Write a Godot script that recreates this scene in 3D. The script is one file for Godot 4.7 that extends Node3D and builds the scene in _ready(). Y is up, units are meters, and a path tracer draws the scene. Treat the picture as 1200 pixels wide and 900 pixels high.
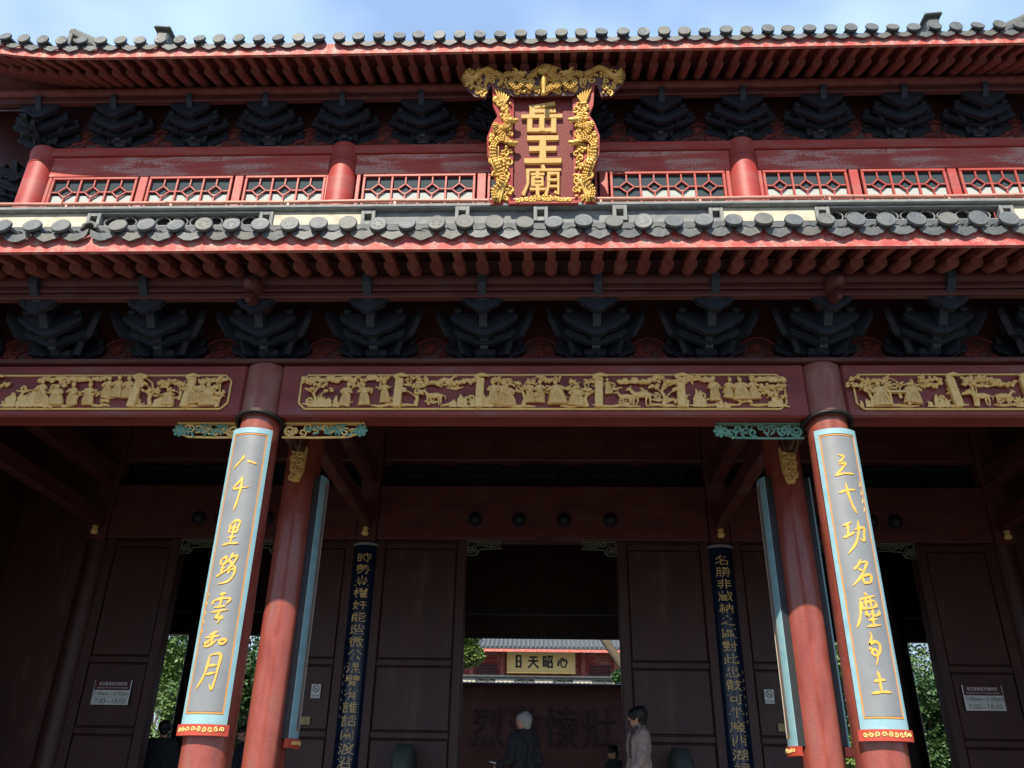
extends Node3D
# A two-storey temple gate seen from the forecourt below. x right, y up, z towards the viewer; front column row at z = 0, veranda floor at y = 0.2.

class MB:
	var v := PackedVector3Array()
	var n := PackedVector3Array()
	var ix := PackedInt32Array()
	var col := PackedColorArray()
	func tri(a: Vector3, b: Vector3, c: Vector3) -> void:
		var k := (c - a).cross(b - a).normalized()
		var s := v.size()
		v.append(a); v.append(b); v.append(c)
		n.append(k); n.append(k); n.append(k)
		ix.append(s); ix.append(s + 1); ix.append(s + 2)
	func quad(a: Vector3, b: Vector3, c: Vector3, d: Vector3) -> void:
		var k := (c - a).cross(b - a)
		if k.length_squared() < 1e-16:
			k = (d - a).cross(c - a)
		k = k.normalized()
		var s := v.size()
		v.append(a); v.append(b); v.append(c); v.append(d)
		n.append(k); n.append(k); n.append(k); n.append(k)
		ix.append(s); ix.append(s + 1); ix.append(s + 2); ix.append(s); ix.append(s + 2); ix.append(s + 3)
	func qo(a: Vector3, b: Vector3, c: Vector3, d: Vector3, o: Vector3) -> void:
		if (c - a).cross(b - a).dot(o) < 0.0:
			quad(a, d, c, b)
		else:
			quad(a, b, c, d)
	func to(a: Vector3, b: Vector3, c: Vector3, o: Vector3) -> void:
		if (c - a).cross(b - a).dot(o) < 0.0:
			tri(a, c, b)
		else:
			tri(a, b, c)
	# smooth sheet through rows of points
	func grid(rows: Array, wrap := false) -> void:
		var s := v.size()
		var w: int = rows[0].size()
		var h: int = rows.size()
		var nn := PackedVector3Array()
		nn.resize(w * h)
		for r in rows:
			v.append_array(r)
		var m: int = w if wrap else w - 1
		for j in h - 1:
			for i in m:
				var i2: int = (i + 1) % w
				var a: int = j * w + i
				var b: int = j * w + i2
				var c: int = (j + 1) * w + i2
				var d: int = (j + 1) * w + i
				var k := (v[s + c] - v[s + a]).cross(v[s + b] - v[s + a]) + (v[s + d] - v[s + a]).cross(v[s + c] - v[s + a])
				nn[a] += k; nn[b] += k; nn[c] += k; nn[d] += k
				ix.append(s + a); ix.append(s + b); ix.append(s + c); ix.append(s + a); ix.append(s + c); ix.append(s + d)
		for i in nn.size():
			n.append(nn[i].normalized() if nn[i].length_squared() > 1e-20 else Vector3.UP)
	func box(c: Vector3, s: Vector3, b := Basis.IDENTITY, ch := 0.0) -> void:
		var h := s * 0.5
		ch = minf(ch, minf(h.x, minf(h.y, h.z)) * 0.9)
		var ax := [b.x, b.y, b.z]
		var P := func(g: Array, k: int) -> Vector3:
			var q := c
			for t in 3:
				q += ax[t] * float(g[t]) * (h[t] - (0.0 if t == k else ch))
			return q
		for k in 3:
			var i := (k + 1) % 3
			var j := (k + 2) % 3
			for e in [-1, 1]:
				var g := [0, 0, 0]
				g[k] = e
				var pts := []
				for uv in [[-1, -1], [1, -1], [1, 1], [-1, 1]]:
					g[i] = uv[0]; g[j] = uv[1]
					pts.append(P.call(g, k))
				qo(pts[0], pts[1], pts[2], pts[3], ax[k] * e)
		if ch <= 0.0:
			return
		for k in 3:
			var i := (k + 1) % 3
			var j := (k + 2) % 3
			for a in [-1, 1]:
				for d in [-1, 1]:
					var g1 := [0, 0, 0]
					var g2 := [0, 0, 0]
					g1[i] = a; g1[j] = d; g1[k] = -1
					g2[i] = a; g2[j] = d; g2[k] = 1
					qo(P.call(g1, i), P.call(g1, j), P.call(g2, j), P.call(g2, i), ax[i] * a + ax[j] * d)
		for x in [-1, 1]:
			for y in [-1, 1]:
				for z in [-1, 1]:
					var g := [x, y, z]
					to(P.call(g, 0), P.call(g, 1), P.call(g, 2), ax[0] * x + ax[1] * y + ax[2] * z)
	func bar(a: Vector3, b: Vector3, w: float, h: float, ch := 0.0, up := Vector3.UP) -> void:
		var d := b - a
		var z := d.normalized()
		var x := up.cross(z).normalized()
		box((a + b) * 0.5, Vector3(w, h, d.length()), Basis(x, z.cross(x), z), ch)
	func tube(pts: Array, rad: Array, sides := 8, flat := 1.0, fdir := Vector3.BACK) -> void:
		var rows := []
		var m := pts.size()
		var last := Vector3.ZERO
		for i in m:
			var t: Vector3 = (pts[mini(i + 1, m - 1)] - pts[maxi(i - 1, 0)]).normalized()
			var u: Vector3 = fdir - t * fdir.dot(t)
			if u.length_squared() < 0.04:
				u = last - t * last.dot(t) if last != Vector3.ZERO else (Vector3.UP - t * t.y if absf(t.y) < 0.9 else Vector3.RIGHT - t * t.x)
			u = u.normalized()
			last = u
			var w := t.cross(u)
			var r: float = rad[i] if i < rad.size() else rad[rad.size() - 1]
			var row := PackedVector3Array()
			for k in sides:
				var q := TAU * k / sides
				row.append(pts[i] + (u * cos(q) * flat + w * sin(q)) * r)
			if i == 0:
				var z := PackedVector3Array(); z.resize(sides); z.fill(pts[0]); rows.append(z); rows.append(row)
			rows.append(row)
			if i == m - 1:
				var z2 := PackedVector3Array(); z2.resize(sides); z2.fill(pts[i]); rows.append(row); rows.append(z2)
		grid(rows.slice(0, 2), true)
		grid(rows.slice(2, rows.size() - 2), true)
		grid(rows.slice(rows.size() - 2), true)
	func ell(c: Vector3, r: Vector3, b := Basis.IDENTITY, nu := 8, nv := 6) -> void:
		var rows := []
		for j in nv + 1:
			var f := PI * j / nv
			var row := PackedVector3Array()
			for i in nu:
				var q := TAU * i / nu
				row.append(c + b * Vector3(r.x * sin(f) * cos(q), r.y * cos(f), r.z * sin(f) * sin(q)))
			rows.append(row)
		grid(rows, true)
	# profile of (radius, height) pairs turned about the y axis of xf; split keeps a hard edge
	func lathe(prof: Array, seg := 20, xf := Transform3D.IDENTITY, hard := true) -> void:
		var rows := []
		for p in prof:
			var row := PackedVector3Array()
			for i in seg:
				var q := -TAU * i / seg
				row.append(xf * Vector3(p[0] * cos(q), p[1], p[0] * sin(q)))
			rows.append(row)
		if hard:
			for j in rows.size() - 1:
				grid([rows[j], rows[j + 1]], true)
		else:
			grid(rows, true)
	func prism(poly: PackedVector2Array, z0: float, z1: float, xf := Transform3D.IDENTITY) -> void:
		if Geometry2D.is_polygon_clockwise(poly):
			poly.reverse()
		var t := Geometry2D.triangulate_polygon(poly)
		for i in range(0, t.size(), 3):
			var a := poly[t[i]]
			var b := poly[t[i + 1]]
			var c := poly[t[i + 2]]
			to(xf * Vector3(a.x, a.y, z1), xf * Vector3(b.x, b.y, z1), xf * Vector3(c.x, c.y, z1), xf.basis.z)
			to(xf * Vector3(a.x, a.y, z0), xf * Vector3(b.x, b.y, z0), xf * Vector3(c.x, c.y, z0), -xf.basis.z)
		for i in poly.size():
			var a := poly[i]
			var b := poly[(i + 1) % poly.size()]
			var o := Vector3(b.y - a.y, a.x - b.x, 0)
			qo(xf * Vector3(a.x, a.y, z0), xf * Vector3(b.x, b.y, z0), xf * Vector3(b.x, b.y, z1), xf * Vector3(a.x, a.y, z1), xf.basis * o)
	# raised brush stroke; R > 0 bends it round an upright cylinder
	func stroke(p: PackedVector2Array, w: Array, d: float, xf: Transform3D, R := 0.0) -> void:
		var m := p.size()
		var rows := [PackedVector3Array(), PackedVector3Array(), PackedVector3Array(), PackedVector3Array()]
		for i in m:
			var e0: Vector2 = (p[i] - p[maxi(i - 1, 0)]).normalized()
			var e1: Vector2 = (p[mini(i + 1, m - 1)] - p[i]).normalized()
			if i == 0: e0 = e1
			if i == m - 1: e1 = e0
			var t := (e0 + e1).normalized()
			if t == Vector2.ZERO: t = e0
			var k := minf(1.0 / maxf(absf(t.dot(e0)), 0.3), 1.5)
			var nn := Vector2(-t.y, t.x) * k
			var f := float(i) / maxf(m - 1, 1) * (w.size() - 1)
			var hw: float = lerpf(w[int(f)], w[mini(int(f) + 1, w.size() - 1)], f - int(f))
			var q := p[i]
			if i == 0: q -= e1 * hw * 0.5
			if i == m - 1: q += e0 * hw * 0.5
			var zz := [0.0, d, d, 0.0]
			var off := [1.0, 0.72, -0.72, -1.0]
			for r in 4:
				var s: Vector2 = q + nn * hw * off[r]
				var P := Vector3(s.x, s.y, zz[r])
				if R > 0.0:
					P = Vector3(sin(s.x / R) * (R + zz[r]), s.y, cos(s.x / R) * (R + zz[r]))
				rows[r].append(xf * P)
		for r in 3:
			for i in m - 1:
				quad(rows[r][i], rows[r][i + 1], rows[r + 1][i + 1], rows[r + 1][i])
		quad(rows[0][0], rows[1][0], rows[2][0], rows[3][0])
		quad(rows[0][m - 1], rows[1][m - 1], rows[2][m - 1], rows[3][m - 1])
	func add(o: MB, xf: Transform3D) -> void:
		var s := v.size()
		for q in o.v: v.append(xf * q)
		var nb := xf.basis.inverse().transposed()
		for q in o.n: n.append((nb * q).normalized())
		for k in o.ix: ix.append(s + k)
	func mesh() -> ArrayMesh:
		var a := []
		a.resize(Mesh.ARRAY_MAX)
		a[Mesh.ARRAY_VERTEX] = v
		a[Mesh.ARRAY_NORMAL] = n
		a[Mesh.ARRAY_INDEX] = ix
		if col.size() == v.size() and col.size() > 0:
			a[Mesh.ARRAY_COLOR] = col
		var m := ArrayMesh.new()
		m.add_surface_from_arrays(Mesh.PRIMITIVE_TRIANGLES, a)
		return m

var mt := {}
var used := {}
var rng := RandomNumberGenerator.new()

func _ready() -> void:
	var cam := Camera3D.new()
	cam.name = "camera"
	cam.fov = 49.37
	cam.near = 0.05
	cam.far = 600.0
	cam.position = Vector3(0.043, 0.8, 8.13)
	cam.rotation = Vector3(deg_to_rad(26.48), deg_to_rad(2.4515), deg_to_rad(1.044))
	add_child(cam)
	var env := Environment.new()
	env.background_mode = Environment.BG_SKY
	env.tonemap_mode = Environment.TONE_MAPPER_LINEAR
	env.tonemap_exposure = 1.5
	var sm := ProceduralSkyMaterial.new()
	sm.sky_top_color = C(136, 166, 206)
	sm.sky_horizon_color = C(180, 196, 214)
	sm.sky_curve = 0.22
	sm.ground_bottom_color = C(120, 116, 108)
	sm.ground_horizon_color = C(180, 190, 200)
	sm.sun_angle_max = 1.0
	sm.sky_cover = sky_cover()
	sm.sky_cover_modulate = Color(1, 1, 1, 1)
	var sky := Sky.new()
	sky.sky_material = sm
	env.sky = sky
	env.background_energy_multiplier = 1.0
	env.sdfgi_enabled = true
	env.ssao_enabled = true
	env.ssil_enabled = true
	var we := WorldEnvironment.new()
	we.name = "world_environment"
	we.environment = env
	add_child(we)
	var sun := DirectionalLight3D.new()
	sun.name = "sun"
	sun.light_energy = 1.6
	sun.light_color = Color(1.0, 0.955, 0.88)
	sun.light_angular_distance = 0.5
	sun.shadow_enabled = true
	add_child(sun)
	sun.look_at_from_position(Vector3.ZERO, Vector3(0.25, -0.97, -1.0))
	rng.seed = 20
	make_materials()
	build_ground()
	gate = node("temple_gate", self)
	tag(gate, "two storey red temple gate with grey tiled eaves and carved gold lintel", "temple gate")
	build_gate_body()
	build_interior()
	build_roofs()
	build_carvings()
	build_plaque()
	build_boards()
	build_signs()
	build_beyond()
	build_people()

func numbered(parent: Node, called: String) -> String:
	var key := str(parent.get_instance_id()) + called
	var k: int = used.get(key, -1) + 1
	used[key] = k
	return called if k == 0 else "%s_%03d" % [called, k]

func part(called: String, m, material: Material, parent: Node, at := Transform3D.IDENTITY) -> MeshInstance3D:
	var o := MeshInstance3D.new()
	o.mesh = m.mesh() if m is MB else m
	o.material_override = material
	o.name = numbered(parent, called)
	parent.add_child(o, true)
	o.transform = at
	return o

func node(called: String, parent: Node, at := Transform3D.IDENTITY) -> Node3D:
	var o := Node3D.new()
	o.name = numbered(parent, called)
	parent.add_child(o, true)
	o.transform = at
	return o

func tag(o: Node, label: String, category: String, group := "") -> Node:
	o.set_meta("label", label)
	o.set_meta("category", category)
	if group: o.set_meta("group", group)
	return o

func copy(o: Node3D, parent: Node, at: Transform3D) -> Node3D:
	var c: Node3D = o.duplicate()
	c.name = numbered(parent, String(o.name).rstrip("0123456789").trim_suffix("_"))
	parent.add_child(c, true)
	c.transform = at
	return c

func T(x: float, y: float, z: float, ry := 0.0, rx := 0.0, rz := 0.0) -> Transform3D:
	return Transform3D(Basis.from_euler(Vector3(rx, ry, rz)), Vector3(x, y, z))

# ---------------------------------------------------------------- materials
func noise_image(size: int, freq: float, oct: int, sd: int, kind := FastNoiseLite.TYPE_SIMPLEX_SMOOTH) -> Image:
	var f := FastNoiseLite.new()
	f.seed = sd
	f.noise_type = kind
	f.frequency = freq
	f.fractal_octaves = oct
	return f.get_seamless_image(size, size)

# colour that wanders between stops: [[position, Color], ...], coarse noise mixed with fine grain
func tex(sd: int, freq: float, stops: Array, grain := 0.25, size := 512, stretch := Vector2i(1, 1)) -> ImageTexture:
	var f := FastNoiseLite.new()
	f.seed = sd
	f.noise_type = FastNoiseLite.TYPE_SIMPLEX_SMOOTH
	f.frequency = freq
	f.fractal_octaves = 5
	var a := f.get_seamless_image(size / stretch.x, size / stretch.y)
	a.resize(size, size, Image.INTERPOLATE_CUBIC)
	var b := noise_image(size, 0.15, 3, sd + 7)
	var g := Gradient.new()
	var off := PackedFloat32Array()
	var cs := PackedColorArray()
	for s in stops:
		off.append(s[0]); cs.append(s[1])
	g.offsets = off
	g.colors = cs
	var o := Image.create(size, size, false, Image.FORMAT_RGB8)
	for y in size:
		for x in size:
			var t := a.get_pixel(x, y).r * (1.0 - grain) + b.get_pixel(x, y).r * grain
			o.set_pixel(x, y, g.sample(t))
	return ImageTexture.create_from_image(o)

func bump_tex(sd: int, freq: float, oct := 4) -> ImageTexture:
	return ImageTexture.create_from_image(noise_image(512, freq, oct, sd))

func std(called: String, c: Color, rough: float, metal := 0.0, t: Texture2D = null, scale := 1.0, bump: Texture2D = null, depth := 0.0, spec := 0.5) -> StandardMaterial3D:
	var m := StandardMaterial3D.new()
	m.resource_name = called
	m.albedo_color = c
	m.roughness = rough
	m.metallic = metal
	m.metallic_specular = spec
	if t:
		m.albedo_texture = t
	if t or bump:
		m.uv1_triplanar = true
		m.uv1_world_triplanar = true
		m.uv1_scale = Vector3.ONE * scale
	if bump and depth > 0.0:
		m.heightmap_enabled = true
		m.heightmap_texture = bump
		m.heightmap_scale = depth
	mt[called] = m
	return m

func C(r: float, g: float, b: float) -> Color:
	return Color(r / 255.0, g / 255.0, b / 255.0)

func make_materials() -> void:
	var W := Color.WHITE
	var grainy := bump_tex(3, 0.03)
	var rough_b := bump_tex(5, 0.012, 6)
	# facade paint: even red with faded and weathered patches
	std("red", W, 0.55, 0, tex(11, 0.012, [[0.0, C(132, 48, 44)], [0.35, C(158, 56, 50)], [0.5, C(166, 62, 55)], [0.6, C(164, 70, 63)], [0.68, C(160, 88, 80)], [0.78, C(152, 62, 56)], [1.0, C(150, 104, 96)]], 0.3, 512, Vector2i(4, 1)), 0.45, grainy, 0.15)
	std("red_faded", W, 0.7, 0, tex(12, 0.02, [[0.0, C(150, 58, 52)], [0.38, C(174, 72, 65)], [0.46, C(174, 90, 82)], [0.52, C(180, 124, 116)], [0.58, C(190, 150, 142)], [0.64, C(168, 78, 70)], [1.0, C(150, 64, 57)]], 0.2, 512, Vector2i(8, 1)), 0.3, grainy, 0.15)
	std("fascia", W, 0.65, 0, tex(13, 0.016, [[0.0, C(160, 66, 60)], [0.44, C(178, 80, 73)], [0.54, C(184, 96, 88)], [0.59, C(208, 176, 164)], [0.63, C(104, 66, 58)], [0.67, C(186, 98, 90)], [0.74, C(206, 170, 158)], [1.0, C(150, 120, 110)]], 0.35), 0.7, grainy, 0.25)
	std("column", W, 0.25, 0, tex(14, 0.015, [[0.0, C(104, 50, 42)], [0.3, C(130, 64, 54)], [0.5, C(143, 73, 62)], [0.62, C(147, 81, 70)], [0.72, C(128, 72, 62)], [0.8, C(146, 98, 86)], [1.0, C(112, 80, 72)]], 0.3, 512, Vector2i(1, 4)), 0.6, grainy, 0.2)
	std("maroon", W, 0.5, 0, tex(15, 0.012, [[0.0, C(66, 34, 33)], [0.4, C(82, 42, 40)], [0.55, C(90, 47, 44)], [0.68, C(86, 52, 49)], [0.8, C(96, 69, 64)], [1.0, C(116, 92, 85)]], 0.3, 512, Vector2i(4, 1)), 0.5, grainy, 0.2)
	std("maroon_field", W, 0.6, 0, tex(44, 0.02, [[0.0, C(104, 34, 32)], [0.5, C(118, 40, 38)], [1.0, C(132, 52, 48)]], 0.5), 1.4, grainy, 0.2)
	std("dusty", W, 0.65, 0, tex(45, 0.014, [[0.0, C(116, 62, 54)], [0.4, C(136, 84, 76)], [0.55, C(143, 96, 88)], [0.7, C(150, 114, 106)], [1.0, C(158, 130, 122)]], 0.3, 512, Vector2i(1, 3)), 0.7, grainy, 0.2)
	std("lintel_red", W, 0.5, 0, tex(46, 0.012, [[0.0, C(96, 36, 32)], [0.4, C(120, 46, 41)], [0.55, C(130, 52, 46)], [0.68, C(120, 58, 52)], [0.8, C(124, 80, 72)], [1.0, C(136, 104, 94)]], 0.3, 512, Vector2i(4, 1)), 0.5, grainy, 0.2)
	std("muted_carving", W, 0.6, 0, tex(47, 0.03, [[0.0, C(70, 78, 68)], [0.5, C(98, 104, 88)], [1.0, C(134, 122, 88)]], 0.4), 1.2)
	std("soffit", W, 0.7, 0, tex(16, 0.015, [[0.0, C(98, 50, 43)], [0.35, C(118, 60, 52)], [0.5, C(128, 67, 58)], [0.62, C(132, 74, 65)], [0.8, C(130, 90, 80)], [1.0, C(112, 80, 72)]], 0.35, 512, Vector2i(1, 1)), 0.6)
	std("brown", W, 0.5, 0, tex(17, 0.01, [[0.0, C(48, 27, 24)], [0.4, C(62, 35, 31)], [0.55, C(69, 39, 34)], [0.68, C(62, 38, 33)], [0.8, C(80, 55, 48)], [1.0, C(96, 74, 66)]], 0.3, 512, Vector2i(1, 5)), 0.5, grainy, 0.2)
	std("fretwork", W, 0.7, 0, tex(18, 0.03, [[0.0, C(96, 36, 32)], [0.6, C(122, 50, 42)], [0.85, C(122, 82, 58)], [1.0, C(146, 124, 92)]], 0.4), 0.8)
	std("bracket", W, 0.6, 0, tex(19, 0.025, [[0.0, C(10, 16, 26)], [0.5, C(16, 24, 37)], [0.75, C(21, 30, 41)], [0.9, C(36, 40, 45)], [1.0, C(56, 54, 51)]], 0.4), 0.9)
	std("bracket_edge", W, 0.6, 0, tex(20, 0.03, [[0.0, C(28, 36, 47)], [0.6, C(42, 51, 63)], [1.0, C(72, 74, 77)]], 0.4), 0.9)
	std("gold", W, 0.36, 0.2, tex(21, 0.03, [[0.0, C(176, 134, 62)], [0.5, C(214, 172, 88)], [0.8, C(224, 186, 106)], [1.0, C(180, 146, 96)]], 0.4), 0.9)
	std("gold_dull", W, 0.5, 0.05, tex(22, 0.03, [[0.0, C(186, 144, 84)], [0.4, C(236, 198, 122)], [0.75, C(244, 214, 142)], [1.0, C(158, 134, 104)]], 0.45), 1.1)
	std("gold_letter", W, 0.5, 0.0, tex(23, 0.02, [[0.0, C(186, 146, 74)], [0.6, C(206, 168, 96)], [1.0, C(196, 166, 110)]], 0.5), 1.0)
	std("gold_bright", C(226, 176, 78), 0.4, 0.1)
	std("green_carving", W, 0.55, 0, tex(24, 0.03, [[0.0, C(66, 116, 104)], [0.5, C(96, 152, 138)], [0.75, C(142, 158, 116)], [1.0, C(170, 140, 84)]], 0.4), 1.2)
	std("tile", W, 0.55, 0, tex(25, 0.012, [[0.0, C(54, 60, 64)], [0.4, C(78, 84, 88)], [0.55, C(94, 98, 100)], [0.68, C(74, 79, 78)], [0.8, C(120, 119, 113)], [1.0, C(62, 72, 54)]], 0.35), 0.9, rough_b, 0.4)
	std("tile_dark", W, 0.65, 0, tex(26, 0.012, [[0.0, C(52, 58, 62)], [0.5, C(74, 80, 84)], [1.0, C(106, 106, 100)]], 0.35), 0.9)
	std("tile_warm", W, 0.6, 0, tex(27, 0.012, [[0.0, C(62, 65, 65)], [0.45, C(88, 90, 88)], [0.6, C(102, 102, 97)], [0.75, C(76, 79, 71)], [1.0, C(130, 125, 113)]], 0.35), 0.9)
	std("tile_orange", C(176, 108, 78), 0.7)
	std("plaster", W, 0.8, 0, tex(28, 0.012, [[0.0, C(150, 144, 126)], [0.5, C(188, 182, 162)], [0.85, C(200, 194, 176)], [1.0, C(128, 124, 112)]], 0.3), 0.5)
	std("grey_mortar", W, 0.8, 0, tex(29, 0.012, [[0.0, C(96, 100, 102)], [0.6, C(132, 134, 132)], [1.0, C(156, 154, 146)]], 0.35), 0.6)
	std("pipe", W, 0.45, 0, tex(30, 0.02, [[0.0, C(172, 112, 98)], [0.6, C(196, 140, 124)], [1.0, C(206, 160, 146)]], 0.3), 0.9)
	std("glass", C(62, 72, 78), 0.55, 0.0, null, 1, null, 0, 0.12)
	std("pale_pane", C(172, 178, 176), 0.6, 0.0, null, 1, null, 0, 0.12)
	std("blue_paint", W, 0.5, 0, tex(31, 0.012, [[0.0, C(118, 158, 169)], [0.5, C(136, 176, 187)], [0.7, C(144, 182, 191)], [0.85, C(126, 164, 172)], [1.0, C(156, 152, 134)]], 0.3), 0.8)
	std("slate", W, 0.5, 0, tex(32, 0.008, [[0.0, C(108, 113, 118)], [0.4, C(120, 125, 129)], [0.6, C(128, 132, 136)], [0.75, C(124, 128, 131)], [1.0, C(146, 148, 148)]], 0.2), 0.45)
	std("board_edge", C(46, 52, 56), 0.6)
	std("orange_line", C(208, 140, 66), 0.55)
	std("board_foot", W, 0.5, 0, tex(33, 0.02, [[0.0, C(166, 60, 44)], [1.0, C(190, 80, 60)]], 0.3), 0.8)
	std("navy", W, 0.22, 0, tex(34, 0.01, [[0.0, C(12, 24, 44)], [0.6, C(18, 36, 62)], [1.0, C(30, 48, 70)]], 0.3), 0.5)
	std("iron", C(38, 36, 36), 0.5, 0.4)
	std("stone", W, 0.8, 0, tex(35, 0.012, [[0.0, C(46, 54, 53)], [0.5, C(66, 76, 74)], [0.85, C(86, 94, 90)], [1.0, C(112, 116, 110)]], 0.35), 0.9, rough_b, 0.5)
	std("paving", W, 0.85, 0, tex(36, 0.012, [[0.0, C(86, 83, 79)], [0.5, C(104, 101, 96)], [1.0, C(122, 118, 111)]], 0.3), 0.4, rough_b, 0.4)
	std("earth", W, 0.95, 0, tex(37, 0.01, [[0.0, C(62, 61, 59)], [0.5, C(78, 77, 75)], [1.0, C(94, 92, 88)]], 0.3), 0.2)
	std("sign_white", C(206, 214, 212), 0.4)
	std("sign_maroon", C(78, 26, 34), 0.4)
	std("sign_steel", C(186, 190, 192), 0.25, 0.7)
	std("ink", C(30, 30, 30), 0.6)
	std("brass_plate", W, 0.45, 0.4, tex(38, 0.02, [[0.0, C(120, 104, 70)], [0.6, C(150, 132, 92)], [1.0, C(170, 150, 112)]], 0.4), 1.2)
	std("far_gold", C(234, 202, 130), 0.5, 0.0)
	std("pale_gold", C(238, 208, 140), 0.5)
	std("far_ink", C(34, 36, 40), 0.6)
	std("wall_ink", C(74, 50, 44), 0.6)
	std("dark_wall", W, 0.75, 0, tex(39, 0.008, [[0.0, C(96, 58, 49)], [0.5, C(116, 72, 61)], [1.0, C(134, 92, 80)]], 0.3), 0.3)
	std("bark", W, 0.9, 0, tex(40, 0.02, [[0.0, C(60, 52, 42)], [0.5, C(86, 78, 64)], [1.0, C(120, 112, 96)]], 0.4), 1.0, rough_b, 1.5)
	for k in 3:
		var lf := std("leaf%d" % k, [C(78, 104, 52), C(58, 86, 46), C(98, 118, 60)][k], 0.55)
		lf.backlight = [C(70, 90, 20), C(44, 66, 18), C(92, 104, 26)][k]
		lf.cull_mode = BaseMaterial3D.CULL_DISABLED
	std("skin", C(198, 150, 122), 0.5)
	std("hair_black", C(26, 24, 24), 0.45)
	std("hair_grey", W, 0.6, 0, tex(41, 0.05, [[0.0, C(96, 94, 92)], [0.5, C(150, 148, 146)], [1.0, C(186, 184, 182)]], 0.5), 4.0)
	std("cloth_black", W, 0.85, 0, tex(42, 0.03, [[0.0, C(22, 24, 28)], [1.0, C(38, 40, 46)]], 0.5), 2.0)
	std("cloth_brown", W, 0.9, 0, tex(43, 0.03, [[0.0, C(134, 118, 116)], [0.5, C(158, 141, 137)], [1.0, C(174, 156, 151)]], 0.5), 2.0, grainy, 0.3)
	std("cloth_grey", C(74, 68, 70), 0.9)
	std("cloth_navy", C(30, 36, 54), 0.9)
	std("cloth_green", C(34, 42, 44), 0.9)
	std("shirt", C(206, 212, 222), 0.8)
	std("phone", C(222, 226, 230), 0.3)

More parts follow.
